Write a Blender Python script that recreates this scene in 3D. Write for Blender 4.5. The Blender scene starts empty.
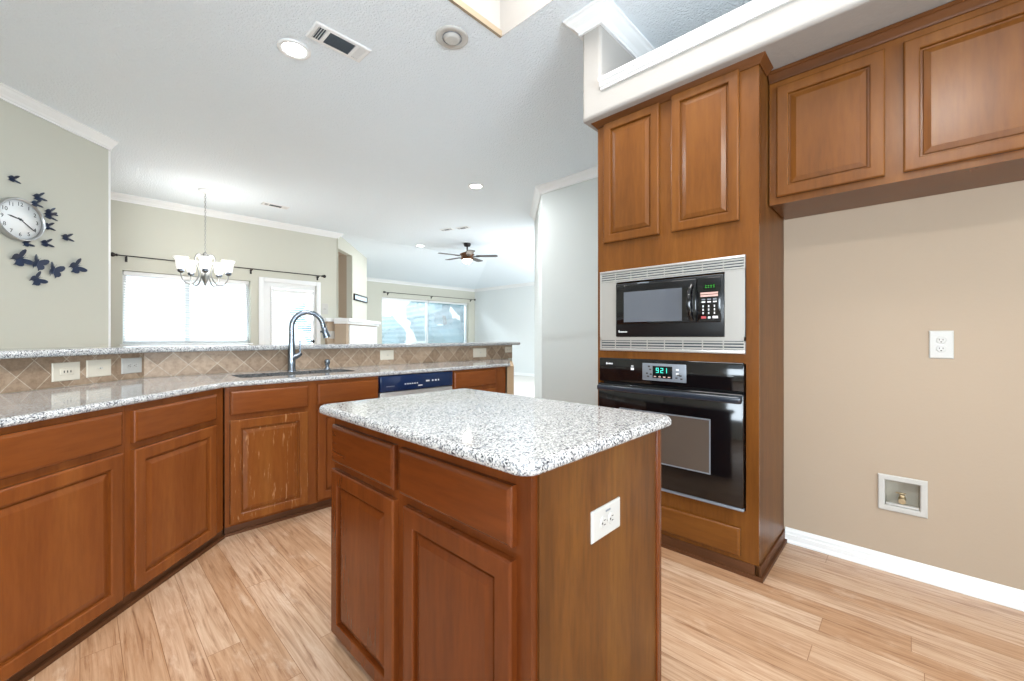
import bpy, bmesh, math, random
from mathutils import Vector, Matrix

PI = math.pi
R2 = math.sqrt(2.0)
scene = bpy.context.scene
COL = scene.collection


def S(r, g, b):
    def f(c):
        c /= 255.0
        return c / 12.92 if c <= 0.04045 else ((c + 0.055) / 1.055) ** 2.4
    return (f(r), f(g), f(b), 1.0)


# ------------------------------------------------------------------ camera
cd = bpy.data.cameras.new('camera')
cam = bpy.data.objects.new('camera', cd)
COL.objects.link(cam)
cam.location = (0, 0, 1.18)
cam.rotation_euler = (PI / 2, 0, math.radians(-46.18))
cd.sensor_width = 36.0
cd.lens = 36.0 * 414.6 / 1024.0
cd.shift_y = -3.5 / 1024.0
cd.clip_start = 0.02
scene.camera = cam

# ------------------------------------------------------------------ world, exposure
scene.view_settings.view_transform = 'Standard'
scene.view_settings.look = 'None'
scene.view_settings.gamma = 1.0
scene.view_settings.use_curve_mapping = False
scene.view_settings.exposure = 0.66
scene.cycles.use_denoising = True
scene.cycles.max_bounces = 10
scene.cycles.diffuse_bounces = 6
scene.cycles.transparent_max_bounces = 16
scene.cycles.sample_clamp_indirect = 6.0
world = bpy.data.worlds.new('world')
scene.world = world
world.use_nodes = True
bg = world.node_tree.nodes['Background']
bg.inputs['Color'].default_value = (0.72, 0.88, 1.0, 1)
bg.inputs['Strength'].default_value = 1.15

KELVIN_DAY = (0.80, 0.92, 1.0)
KELVIN_WARM = (1.0, 0.86, 0.70)


def area(name, loc, target, sx, sy, power, color, shape='RECTANGLE', spread=PI):
    l = bpy.data.lights.new(name, 'AREA')
    l.shape = shape
    l.size = sx
    if shape in ('RECTANGLE', 'ELLIPSE'):
        l.size_y = sy
    l.energy = power
    l.color = color
    l.spread = spread
    o = bpy.data.objects.new(name, l)
    COL.objects.link(o)
    o.location = loc
    d = Vector(target) - Vector(loc)
    o.rotation_euler = d.to_track_quat('-Z', 'Y').to_euler()
    return o


# daylight outside the windows, and fill lights added out of view
area('daylight_dining_window', (1.2, 9.3, 3.3), (1.2, 7.0, 1.2), 2.2, 1.4, 1000, KELVIN_DAY)
area('ground_bounce_dining', (1.5, 8.95, 0.45), (1.5, 6.6, 3.0), 2.6, 0.9, 1150, KELVIN_DAY)
area('daylight_dining_door', (2.65, 9.3, 3.2), (2.6, 7.0, 1.0), 0.9, 1.4, 320, KELVIN_DAY)
area('daylight_living_window', (7.5, 12.3, 3.6), (7.3, 9.6, 1.2), 3.4, 1.6, 550, KELVIN_DAY)
area('fill_back_window', (-0.4, -4.0, 1.25), (-0.2, 0.0, 3.6), 3.0, 1.6, 390, (0.80, 0.91, 1.0))  # fill light added behind the viewpoint, aimed up at the ceiling
area('fill_side_window', (-3.1, -0.6, 1.25), (0.0, -0.4, 3.3), 2.4, 1.6, 150, (0.80, 0.91, 1.0))  # second added fill light, aimed up through an unseen side window

area('fill_hidden_living_window', (7.4, 4.47, 1.6), (7.4, 9.0, 1.75), 2.3, 1.5, 105, (0.93, 0.97, 1.0))  # fill light added just inside an unseen living room window

# ------------------------------------------------------------------ materials


def new_mat(name, col, rough=0.5, metal=0.0, spec=0.5, emit=None, estr=0.0, coat=0.0):
    m = bpy.data.materials.new(name)
    m.use_nodes = True
    b = m.node_tree.nodes['Principled BSDF']
    b.inputs['Base Color'].default_value = col
    b.inputs['Roughness'].default_value = rough
    b.inputs['Metallic'].default_value = metal
    b.inputs['Specular IOR Level'].default_value = spec
    b.inputs['Coat Weight'].default_value = coat
    if emit:
        b.inputs['Emission Color'].default_value = emit
        b.inputs['Emission Strength'].default_value = estr
    return m


class NT:
    def __init__(s, m):
        s.t = m.node_tree
        s.b = s.t.nodes['Principled BSDF']
        s.tc = s.t.nodes.new('ShaderNodeTexCoord')

    def n(s, kind, **kw):
        nd = s.t.nodes.new(kind)
        for k, v in kw.items():
            if k in nd.inputs:
                nd.inputs[k].default_value = v
            else:
                setattr(nd, k, v)
        return nd

    def l(s, a, ao, b, bi):
        s.t.links.new(a.outputs[ao], b.inputs[bi])

    def mapping(s, scale, loc=(0, 0, 0), rot=(0, 0, 0), src='Object'):
        mp = s.n('ShaderNodeMapping')
        mp.inputs['Scale'].default_value = scale
        mp.inputs['Location'].default_value = loc
        mp.inputs['Rotation'].default_value = rot
        s.l(s.tc, src, mp, 'Vector')
        return mp

    def ramp(s, stops, interp='LINEAR'):
        r = s.n('ShaderNodeValToRGB')
        cr = r.color_ramp
        cr.interpolation = interp
        while len(cr.elements) < len(stops):
            cr.elements.new(0.5)
        for e, (p, c) in zip(cr.elements, stops):
            e.position = p
            e.color = c
        return r

    def bump(s, src, out, strength, dist=0.01):
        bp = s.n('ShaderNodeBump')
        bp.inputs['Strength'].default_value = strength
        bp.inputs['Distance'].default_value = dist
        s.l(src, out, bp, 'Height')
        s.l(bp, 'Normal', s.b, 'Normal')


def mixrgb(nt, a, ao, b, bo, fac=None, fo=None, mode='MIX', f=0.5):
    mx = nt.n('ShaderNodeMix', data_type='RGBA', blend_type=mode)
    mx.inputs[0].default_value = f
    if fac is not None:
        nt.t.links.new(fac.outputs[fo], mx.inputs[0])
    nt.t.links.new(a.outputs[ao], mx.inputs[6])
    if isinstance(b, tuple):
        mx.inputs[7].default_value = b
    else:
        nt.t.links.new(b.outputs[bo], mx.inputs[7])
    return mx


def wood(name, dark, mid, light, axis='z', rough=0.27, fine=0.2):
    m = new_mat(name, mid, rough)
    m.node_tree.nodes['Principled BSDF'].inputs['Specular IOR Level'].default_value = 0.36
    nt = NT(m)
    sc = {'z': (7, 7, 0.9), 'x': (0.9, 7, 7), 'y': (7, 0.9, 7)}[axis]
    mp = nt.mapping(sc)
    ns = nt.n('ShaderNodeTexNoise', Scale=1.0, Detail=5.0, Roughness=0.5, Distortion=0.3)
    nt.l(mp, 'Vector', ns, 'Vector')
    rp = nt.ramp([(0.3, dark), (0.5, mid), (0.72, light)])
    nt.l(ns, 'Fac', rp, 'Fac')
    mp2 = nt.mapping(tuple(c * 9 for c in sc))
    n2 = nt.n('ShaderNodeTexNoise', Scale=1.0, Detail=3.0, Roughness=0.6)
    nt.l(mp2, 'Vector', n2, 'Vector')
    r2 = nt.ramp([(0.3, (0.62, 0.58, 0.55, 1)), (0.62, (1, 1, 1, 1))])
    nt.l(n2, 'Fac', r2, 'Fac')
    mx = mixrgb(nt, rp, 'Color', r2, 'Color', mode='MULTIPLY', f=fine * 2)
    nt.t.links.new(mx.outputs[2], nt.b.inputs['Base Color'])
    return m


M = {}
# reddish stained maple: base cabinets and island fronts
for ax in 'zx':
    M['wood_' + ax] = wood('stained_maple_' + ax, S(107, 56, 20), S(120, 64, 25), S(131, 74, 31), ax)
    M['honey_' + ax] = wood('honey_maple_' + ax, S(95, 55, 18), S(107, 63, 22), S(118, 73, 29), ax)
    M['isl_' + ax] = wood('cherry_maple_' + ax, S(85, 39, 12), S(97, 46, 15), S(107, 54, 20), ax)
M['oak_z'] = wood('oak_veneer', S(80, 45, 13), S(96, 56, 18), S(111, 70, 25), 'z', 0.4, 0.4)
M['crownwood'] = wood('crown_wood', S(78, 44, 20), S(90, 52, 24), S(102, 62, 30), 'x')
M['toe'] = wood('toe_wood', S(74, 42, 20), S(88, 52, 27), S(102, 62, 34), 'x', 0.5)

# wear marks on one door
M['wood_worn'] = wood('worn_maple', S(108, 58, 21), S(123, 68, 26), S(133, 79, 33), 'z')
_nt = NT(M['wood_worn'])
_mp = _nt.mapping((75, 75, 9))
_ns = _nt.n('ShaderNodeTexNoise', Scale=1.0, Detail=4.0, Roughness=0.6)
_nt.l(_mp, 'Vector', _ns, 'Vector')
_rp = _nt.ramp([(0.60, (0, 0, 0, 1)), (0.70, (0.45, 0.45, 0.45, 1))])
_nt.l(_ns, 'Fac', _rp, 'Fac')
_old = _nt.b.inputs['Base Color'].links[0].from_node
_mx = mixrgb(_nt, _old, 2, S(205, 160, 112), None, _rp, 'Color')
_nt.t.links.new(_mx.outputs[2], _nt.b.inputs['Base Color'])


def granite(name='granite', k=1.0):
    m = new_mat(name, S(200, 200, 198), 0.07)
    nt = NT(m)
    nz = nt.n('ShaderNodeTexNoise', Scale=160.0, Detail=2.0)
    nt.l(nt.tc, 'Object', nz, 'Vector')
    va = nt.n('ShaderNodeVectorMath', operation='MULTIPLY_ADD')
    nt.l(nz, 'Color', va, 0)
    va.inputs[1].default_value = (0.006, 0.006, 0.006)
    nt.t.links.new(nt.tc.outputs['Object'], va.inputs[2])
    vo = nt.n('ShaderNodeTexVoronoi', Scale=255.0)
    nt.t.links.new(va.outputs[0], vo.inputs['Vector'])
    sp = nt.n('ShaderNodeSeparateColor')
    nt.l(vo, 'Color', sp, 'Color')
    # larger soft mineral patches push the cell value
    big = nt.n('ShaderNodeTexNoise', Scale=55.0, Detail=3.0)
    nt.l(nt.tc, 'Object', big, 'Vector')
    mm = nt.n('ShaderNodeMath', operation='MULTIPLY_ADD')
    nt.l(big, 'Fac', mm, 0)
    mm.inputs[1].default_value = 0.7
    mm.inputs[2].default_value = -0.33
    ad = nt.n('ShaderNodeMath', operation='ADD')
    nt.t.links.new(sp.outputs[0], ad.inputs[0])
    nt.t.links.new(mm.outputs[0], ad.inputs[1])
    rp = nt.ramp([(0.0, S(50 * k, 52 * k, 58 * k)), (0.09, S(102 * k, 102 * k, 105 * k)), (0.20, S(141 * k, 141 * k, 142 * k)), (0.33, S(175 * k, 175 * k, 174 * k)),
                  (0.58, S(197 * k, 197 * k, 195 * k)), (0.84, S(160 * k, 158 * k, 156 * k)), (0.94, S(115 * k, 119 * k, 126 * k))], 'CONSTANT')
    nt.t.links.new(ad.outputs[0], rp.inputs['Fac'])
    nt.l(rp, 'Color', nt.b, 'Base Color')
    return m


M['granite'] = granite()
M['granite_shaded'] = granite('granite_shaded_edge', 0.55)  # darker granite copy; shade and sink reflection put into the colour


def floor_mat():
    m = new_mat('floor_planks', S(200, 160, 120), 0.32)
    nt = NT(m)
    sp = nt.n('ShaderNodeSeparateXYZ')
    nt.l(nt.tc, 'Object', sp, 'Vector')
    cb = nt.n('ShaderNodeCombineXYZ')
    rw = nt.n('ShaderNodeMath', operation='DIVIDE')
    nt.l(sp, 'X', rw, 0)
    rw.inputs[1].default_value = 0.108
    fl = nt.n('ShaderNodeMath', operation='FLOOR')
    nt.l(rw, 0, fl, 0)
    wn = nt.n('ShaderNodeTexWhiteNoise', noise_dimensions='1D')
    nt.l(fl, 0, wn, 'W')
    sh = nt.n('ShaderNodeMath', operation='MULTIPLY_ADD')
    nt.l(wn, 'Value', sh, 0)
    sh.inputs[1].default_value = 1.55
    nt.l(sp, 'Y', sh, 2)
    nt.l(sh, 0, cb, 'X')
    nt.l(sp, 'X', cb, 'Y')
    br = nt.n('ShaderNodeTexBrick')
    br.offset = 0.0
    br.offset_frequency = 2
    br.inputs['Scale'].default_value = 1.0
    br.inputs['Brick Width'].default_value = 1.55
    br.inputs['Row Height'].default_value = 0.108
    br.inputs['Mortar Size'].default_value = 0.0012
    br.inputs['Mortar Smooth'].default_value = 0.1
    br.inputs['Color1'].default_value = (0, 0, 0, 1)
    br.inputs['Color2'].default_value = (1, 1, 1, 1)
    br.inputs['Mortar'].default_value = (0.5, 0.5, 0.5, 1)
    nt.l(cb, 'Vector', br, 'Vector')
    tone = nt.ramp([(0.0, S(180, 143, 111)), (0.35, S(196, 165, 137)), (0.7, S(203, 176, 152)), (1.0, S(188, 153, 123))])
    nt.l(br, 'Color', tone, 'Fac')
    # grain stretched along the board (Y), shifted per board
    va = nt.n('ShaderNodeVectorMath', operation='MULTIPLY')
    nt.l(nt.tc, 'Object', va, 0)
    va.inputs[1].default_value = (58, 3.0, 1)
    vb = nt.n('ShaderNodeVectorMath', operation='MULTIPLY_ADD')
    nt.l(br, 'Color', vb, 0)
    vb.inputs[1].default_value = (37, 19, 11)
    nt.t.links.new(va.outputs[0], vb.inputs[2])
    g = nt.n('ShaderNodeTexNoise', Scale=1.0, Detail=8.0, Roughness=0.68, Distortion=0.9)
    nt.t.links.new(vb.outputs[0], g.inputs['Vector'])
    gr = nt.ramp([(0.30, S(156, 122, 96)), (0.46, S(226, 214, 202)), (0.65, S(255, 255, 255))])
    nt.l(g, 'Fac', gr, 'Fac')
    m1 = mixrgb(nt, tone, 'Color', gr, 'Color', mode='MULTIPLY', f=0.9)
    # pale worn patches
    wm = nt.mapping((11, 3.2, 1))
    w = nt.n('ShaderNodeTexNoise', Scale=1.0, Detail=10.0, Roughness=0.74, Distortion=0.3)
    nt.l(wm, 'Vector', w, 'Vector')
    wr = nt.ramp([(0.55, (0, 0, 0, 1)), (0.74, (0.5, 0.5, 0.5, 1))])
    nt.l(w, 'Fac', wr, 'Fac')
    m2 = mixrgb(nt, m1, 2, S(226, 208, 188), None, wr, 'Color')
    dm = nt.mapping((16, 2.6, 1), (3, 7, 0))
    dk = nt.n('ShaderNodeTexNoise', Scale=1.0, Detail=7.0, Roughness=0.7)
    nt.l(dm, 'Vector', dk, 'Vector')
    dr = nt.ramp([(0.56, (0, 0, 0, 1)), (0.74, (0.6, 0.6, 0.6, 1))])
    nt.l(dk, 'Fac', dr, 'Fac')
    m3 = mixrgb(nt, m2, 2, S(150, 104, 66), None, dr, 'Color')
    m4 = mixrgb(nt, m3, 2, S(134, 96, 64), None, br, 'Fac')
    nt.t.links.new(m4.outputs[2], nt.b.inputs['Base Color'])
    rr = nt.ramp([(0.3, (0.28, 0.28, 0.28, 1)), (0.7, (0.45, 0.45, 0.45, 1))])
    nt.l(w, 'Fac', rr, 'Fac')
    nt.l(rr, 'Color', nt.b, 'Roughness')
    return m


M['floor'] = floor_mat()


def tile_mat(name, cx, cz, D):
    """Diamond set travertine tiles: object x runs along the wall, z up."""
    m = new_mat(name, S(190, 160, 132), 0.5)
    nt = NT(m)
    sp = nt.n('ShaderNodeSeparateXYZ')
    mp = nt.mapping((1 / D, 1, 1 / D), (-cx / D, 0, -cz / D))
    nt.l(mp, 'Vector', sp, 'Vector')
    u = nt.n('ShaderNodeMath', operation='ADD')
    v = nt.n('ShaderNodeMath', operation='SUBTRACT')
    for q in (u, v):
        nt.l(sp, 'X', q, 0)
        nt.l(sp, 'Z', q, 1)
    cb = nt.n('ShaderNodeCombineXYZ')
    nt.l(u, 0, cb, 'X')
    nt.l(v, 0, cb, 'Y')
    br = nt.n('ShaderNodeTexBrick')
    br.offset = 0.0
    br.inputs['Scale'].default_value = 1.0
    br.inputs['Brick Width'].default_value = 1.0
    br.inputs['Row Height'].default_value = 1.0
    br.inputs['Mortar Size'].default_value = 0.02
    br.inputs['Mortar Smooth'].default_value = 0.3
    br.inputs['Color1'].default_value = S(138, 115, 93)
    br.inputs['Color2'].default_value = S(176, 153, 130)
    br.inputs['Mortar'].default_value = S(186, 172, 154)
    nt.l(cb, 'Vector', br, 'Vector')
    ns = nt.n('ShaderNodeTexNoise', Scale=30.0, Detail=8.0, Roughness=0.72)
    nt.l(nt.tc, 'Object', ns, 'Vector')
    rp = nt.ramp([(0.34, (0.5, 0.44, 0.38, 1)), (0.58, (1, 1, 1, 1))])
    nt.l(ns, 'Fac', rp, 'Fac')
    mx = mixrgb(nt, br, 'Color', rp, 'Color', mode='MULTIPLY', f=0.7)
    nt.t.links.new(mx.outputs[2], nt.b.inputs['Base Color'])
    nt.bump(br, 'Fac', -0.4, 0.003)
    return m


def plaster(name, col, scale=220, strength=0.12, rough=0.75, dist=0.004):
    m = new_mat(name, col, rough, spec=0.25)
    nt = NT(m)
    ns = nt.n('ShaderNodeTexNoise', Scale=float(scale), Detail=2.0)
    nt.l(nt.tc, 'Object', ns, 'Vector')
    nt.bump(ns, 'Fac', strength, dist)
    return m


M['wall'] = plaster('wall_paint', S(192, 191, 179))
M['wall_tan'] = plaster('wall_paint_tan', S(168, 151, 132), 70, 0.10)
M['wall_far'] = plaster('wall_paint_far', S(212, 216, 216))
M['wall_pale'] = plaster('wall_paint_pale', S(192, 196, 194))
M['soffit'] = plaster('soffit_paint', S(162, 158, 153), 70, 0.2)
M['ceiling'] = plaster('ceiling_paint', S(226, 234, 240), 80, 0.8, 0.75, 0.013)
M['trim'] = new_mat('trim_white', S(224, 225, 225), 0.35)
M['white'] = new_mat('white_plastic', S(184, 182, 177), 0.35)
M['almond'] = new_mat('almond_plastic', S(206, 198, 182), 0.35)
M['slot'] = new_mat('slot_dark', S(52, 46, 42), 0.5)
M['rodmetal'] = new_mat('dark_bronze', S(48, 44, 44), 0.4, 0.6)
M['nickel'] = new_mat('brushed_nickel', S(190, 192, 194), 0.28, 1.0)
M['steel'] = new_mat('stainless', S(196, 194, 191), 0.33, 0.7)
M['faucetmetal'] = new_mat('faucet_nickel', S(128, 136, 146), 0.25, 1.0)
M['blackgloss'] = new_mat('black_gloss', S(9, 9, 11), 0.08, spec=0.6)
M['blacksatin'] = new_mat('black_satin', S(14, 15, 18), 0.28)
M['glassreflect'] = new_mat('glass_painted_reflection', S(84, 88, 96), 0.08, spec=0.7)  # microwave window; mesh grey lightened to hold a painted reflection
M['ovenwin'] = new_mat('oven_window_glass', S(84, 74, 66), 0.06, spec=0.7)
M['greypanel'] = new_mat('control_grey', S(128, 134, 142), 0.35, 0.3)
M['bluereflect'] = new_mat('black_gloss_blue_reflection', S(16, 36, 70), 0.15)  # black dishwasher panel with its bluish reflection put into the colour
M['led'] = new_mat('led_teal', S(10, 40, 40), 0.4, emit=S(70, 220, 200), estr=1.2)
M['ledgreen'] = new_mat('led_green', S(10, 40, 12), 0.4, emit=S(70, 220, 60), estr=0.8)
M['ledface'] = new_mat('display_face', S(8, 14, 14), 0.1)
M['mark'] = new_mat('print_white', S(214, 214, 214), 0.5)
M['markpink'] = new_mat('print_pink', S(196, 160, 150), 0.5)
M['red'] = new_mat('print_red', S(176, 70, 74), 0.5)
M['chandmetal'] = new_mat('satin_chandelier_metal', S(150, 152, 150), 0.35, 0.8)
M['shadeglass'] = new_mat('frosted_glass', S(246, 247, 248), 0.4, emit=S(255, 252, 245), estr=0.45)
M['bulb'] = new_mat('lamp_lens', S(250, 250, 250), 0.4, emit=(1.0, 0.97, 0.92, 1), estr=14.0)
M['fanlens'] = new_mat('fan_lamp_glass', S(245, 240, 230), 0.4, emit=(1.0, 0.93, 0.82, 1), estr=7.0)
M['bladewood'] = wood('fan_blade', S(62, 56, 54), S(74, 68, 66), S(86, 80, 77), 'x', 0.45)
M['handleblack'] = new_mat('handle_black', S(34, 40, 50), 0.2, spec=0.7)
M['bronze'] = new_mat('aged_bronze', S(96, 66, 46), 0.35, 0.8)
M['clockface'] = new_mat('clock_face', S(238, 240, 240), 0.3)
M['ink'] = new_mat('clock_ink', S(34, 38, 44), 0.5)
M['butterfly'] = new_mat('navy_butterfly', S(22, 38, 66), 0.4)
M['lawn'] = new_mat('lawn', S(170, 190, 180), 0.9)
M['foliage'] = new_mat('tree_leaves', S(128, 166, 178), 0.8)
M['bark'] = new_mat('bark', S(96, 84, 74), 0.9)
M['valve'] = new_mat('brass_valve', S(176, 160, 130), 0.3, 0.9)
M['boxgrey'] = new_mat('recess_grey', S(168, 162, 148), 0.6)
M['carpet'] = plaster('pale_carpet', S(196, 192, 186), 400, 0.4, 0.95)
M['tilepaint'] = plaster('tan_tile_edge', S(190, 164, 134), 60, 0.2)
M['signface'] = new_mat('sign_face', S(196, 214, 224), 0.5)
M['duct'] = new_mat('duct_dark', S(56, 66, 74), 0.7)
M['duct2'] = new_mat('grille_dark', S(84, 92, 98), 0.6)
M['lipshade'] = new_mat('well_lip_shade', S(150, 134, 112), 0.6)


def glass_mat():
    m = bpy.data.materials.new('window_glass')
    m.use_nodes = True
    t = m.node_tree
    t.nodes.clear()
    out = t.nodes.new('ShaderNodeOutputMaterial')
    mx = t.nodes.new('ShaderNodeMixShader')
    tr = t.nodes.new('ShaderNodeBsdfTransparent')
    gl = t.nodes.new('ShaderNodeBsdfGlossy')
    gl.inputs['Roughness'].default_value = 0.02
    fr = t.nodes.new('ShaderNodeFresnel')
    fr.inputs['IOR'].default_value = 1.35
    t.links.new(fr.outputs[0], mx.inputs[0])
    t.links.new(tr.outputs[0], mx.inputs[1])
    t.links.new(gl.outputs[0], mx.inputs[2])
    t.links.new(mx.outputs[0], out.inputs[0])
    return m


def blind_mat():
    m = bpy.data.materials.new('blind_slat')
    m.use_nodes = True
    t = m.node_tree
    b = t.nodes['Principled BSDF']
    b.inputs['Base Color'].default_value = S(238, 242, 244)
    b.inputs['Roughness'].default_value = 0.5
    tl = t.nodes.new('ShaderNodeBsdfTranslucent')
    tl.inputs['Color'].default_value = S(235, 242, 246)
    mx = t.nodes.new('ShaderNodeMixShader')
    mx.inputs[0].default_value = 0.14
    out = t.nodes['Material Output']
    t.links.new(b.outputs[0], mx.inputs[1])
    t.links.new(tl.outputs[0], mx.inputs[2])
    t.links.new(mx.outputs[0], out.inputs[0])
    return m


M['glass'] = glass_mat()
M['blind'] = blind_mat()

# ------------------------------------------------------------------ mesh building


class MB:
    """Collects shapes; build() links them as ONE mesh object."""

    def __init__(s):
        s.v = []
        s.f = []
        s.sm = []

    def add(s, vs, fs, smooth=False):
        o = len(s.v)
        s.v += [tuple(p) for p in vs]
        for f in fs:
            s.f.append([i + o for i in f])
            s.sm.append(smooth)
        return s

    def box(s, x0, x1, y0, y1, z0, z1, bev=0.0, seg=2):
        x0, x1 = min(x0, x1), max(x0, x1)
        y0, y1 = min(y0, y1), max(y0, y1)
        z0, z1 = min(z0, z1), max(z0, z1)
        vs = [(x, y, z) for z in (z0, z1) for y in (y0, y1) for x in (x0, x1)]
        fs = [(0, 2, 3, 1), (4, 5, 7, 6), (0, 1, 5, 4), (2, 6, 7, 3), (0, 4, 6, 2), (1, 3, 7, 5)]
        if bev <= 0:
            return s.add(vs, fs)
        bm = bmesh.new()
        bv = [bm.verts.new(p) for p in vs]
        for f in fs:
            bm.faces.new([bv[i] for i in f])
        bmesh.ops.bevel(bm, geom=list(bm.edges), offset=bev, segments=seg, affect='EDGES', profile=0.5)
        s.from_bm(bm, True if seg > 1 else False)
        return s

    def from_bm(s, bm, smooth=False, mat=None):
        bm.verts.index_update()
        vs = [v.co.copy() for v in bm.verts]
        fs = [[v.index for v in f.verts] for f in bm.faces]
        s.add(vs, fs, smooth)
        bm.free()
        return s

    def loft(s, rings, cap0=True, cap1=True, smooth=False, closed=True):
        n = len(rings[0])
        vs = [p for r in rings for p in r]
        fs = []
        for k in range(len(rings) - 1):
            for i in range(n if closed else n - 1):
                j = (i + 1) % n
                fs.append((k * n + i, k * n + j, (k + 1) * n + j, (k + 1) * n + i))
        s.add(vs, fs, smooth)
        if cap0:
            s.add(rings[0], [tuple(range(n))[::-1]])
        if cap1:
            s.add(rings[-1], [tuple(range(n))])
        return s

    def lathe(s, prof, c=(0, 0, 0), seg=24, axis='z', cap=True):
        rings = []
        for r, h in prof:
            ring = []
            for i in range(seg):
                a = 2 * PI * i / seg
                p = (r * math.cos(a), r * math.sin(a), h)
                if axis == 'y':
                    p = (p[0], -p[2], p[1])
                elif axis == 'x':
                    p = (p[2], p[0], p[1])
                ring.append((p[0] + c[0], p[1] + c[1], p[2] + c[2]))
            rings.append(ring)
        return s.loft(rings, cap, cap, True)

    def tube(s, pts, r, seg=10, cap=True):
        pts = [Vector(p) for p in pts]
        rs = r if isinstance(r, (list, tuple)) else [r] * len(pts)
        rings = []
        up = None
        for i, p in enumerate(pts):
            d = (pts[min(i + 1, len(pts) - 1)] - pts[max(i - 1, 0)]).normalized()
            if up is None:
                up = Vector((0, 0, 1)) if abs(d.z) < 0.9 else Vector((1, 0, 0))
            a = d.cross(up).normalized()
            b = a.cross(d).normalized()
            up = b
            rings.append([p + a * rs[i] * math.cos(2 * PI * k / seg) + b * rs[i] * math.sin(2 * PI * k / seg) for k in range(seg)])
        return s.loft(rings, cap, cap, True)

    def prism(s, poly, z0, z1):
        r0 = [(x, y, z0) for x, y in poly]
        r1 = [(x, y, z1) for x, y in poly]
        return s.loft([r0, r1])

    def sweep(s, path, prof, z0=0.0, caps=True):
        """profile (u, v): u to the LEFT of travel, v up; mitred corners"""
        n = len(path)
        rings = []
        for i in range(n):
            p = Vector(path[i])
            if i == 0:
                d0 = d1 = (Vector(path[1]) - p).normalized()
            elif i == n - 1:
                d0 = d1 = (p - Vector(path[i - 1])).normalized()
            else:
                d0 = (p - Vector(path[i - 1])).normalized()
                d1 = (Vector(path[i + 1]) - p).normalized()
            n0 = Vector((-d0.y, d0.x))
            n1 = Vector((-d1.y, d1.x))
            m = (n0 + n1)
            m = m / max(0.2, m.length_squared / 2.0) if m.length > 1e-6 else n0
            rings.append([(p.x + m.x * u, p.y + m.y * u, z0 + v) for u, v in prof])
        return s.loft(rings, caps, caps)

    def build(s, name, mat, parent=None, loc=None, rz=None):
        me = bpy.data.meshes.new(name)
        me.from_pydata(s.v, [], s.f)
        me.polygons.foreach_set('use_smooth', s.sm)
        bm = bmesh.new()
        bm.from_mesh(me)
        bmesh.ops.recalc_face_normals(bm, faces=list(bm.faces))
        bm.to_mesh(me)
        bm.free()
        mats = mat if isinstance(mat, (list, tuple)) else [mat]
        for q in mats:
            me.materials.append(q)
        me.update()
        o = bpy.data.objects.new(name, me)
        COL.objects.link(o)
        if parent:
            o.parent = parent
        if loc:
            o.location = loc
        if rz is not None:
            o.rotation_euler = (0, 0, rz)
        return o


def tag(o, label, cat, group=None):
    o['label'] = label
    o['category'] = cat
    if group:
        o['group'] = group
    return o


def thing(name, label, cat, loc=(0, 0, 0), rz=0.0, group=None):
    o = bpy.data.objects.new(name, None)
    o.empty_display_size = 0.1
    COL.objects.link(o)
    o.location = loc
    o.rotation_euler = (0, 0, rz)
    return tag(o, label, cat, group)


def struct(o, label=None, cat=None):
    o['kind'] = 'structure'
    if label:
        o['label'] = label
    if cat:
        o['category'] = cat
    return o


def sd(s, d):
    """point from s = (X+Y)/sqrt2 and d = X-Y (the 45 degree run)"""
    return ((s * R2 + d) / 2, (s * R2 - d) / 2)


# ------------------------------------------------------------------ room shell
CEIL = 3.17


def wall_mesh(p0, p1, z0, z1, th, holes=()):
    """room on the left of p0->p1; thickness goes to the right"""
    p0 = Vector(p0)
    p1 = Vector(p1)
    L = (p1 - p0).length
    d = (p1 - p0) / L
    n = Vector((d.y, -d.x))
    us = sorted({0, L} | {h[0] for h in holes} | {h[1] for h in holes})
    zs = sorted({z0, z1} | {h[2] for h in holes} | {h[3] for h in holes})
    mb = MB()
    for i in range(len(us) - 1):
        for k in range(len(zs) - 1):
            uc = (us[i] + us[i + 1]) / 2
            zc = (zs[k] + zs[k + 1]) / 2
            if any(h[0] < uc < h[1] and h[2] < zc < h[3] for h in holes):
                continue
            a = p0 + d * us[i]
            b = p0 + d * us[i + 1]
            mb.prism([(a.x, a.y), (b.x, b.y), (b.x + n.x * th, b.y + n.y * th), (a.x + n.x * th, a.y + n.y * th)], zs[k], zs[k + 1])
    return mb


def wall(name, p0, p1, mat, z0=0.0, z1=CEIL, th=0.12, holes=()):
    return struct(wall_mesh(p0, p1, z0, z1, th, holes).build(name, mat))


MB().box(-2.8, 4.6, -3.7, 8.1, -0.1, 0.0).build('floor', M['floor'])['kind'] = 'structure'
MB().box(4.6, 9.6, 4.0, 11.0, -0.1, 0.0).build('floor_living', M['carpet'])['kind'] = 'structure'

# ceiling: flat with a light well opening over the island, sloping away at the far room
mb = MB()
WX0, WX1, WY0, WY1 = 0.55, 1.936, -0.25, 1.968
for x0, x1, y0, y1 in ((-2.8, WX0, -3.7, 8.0), (WX0, WX1, -3.7, WY0), (WX0, WX1, WY1, 8.0), (WX1, 7.3, -3.7, 7.9), (WX1, 3.44, 7.9, 8.0)):
    mb.box(x0, x1, y0, y1, CEIL, CEIL + 0.12)
t = 0.12
mb.add([(3.3, 7.9, CEIL), (7.3, 7.9, CEIL), (9.4, 10.8, 2.8), (3.3, 10.8, 2.8), (3.3, 7.9, CEIL + t), (7.3, 7.9, CEIL + t), (9.4, 10.8, 2.8 + t), (3.3, 10.8, 2.8 + t)],
       [(0, 1, 2, 3), (7, 6, 5, 4), (0, 4, 5, 1), (2, 6, 7, 3), (0, 3, 7, 4), (1, 5, 6, 2)])
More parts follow.
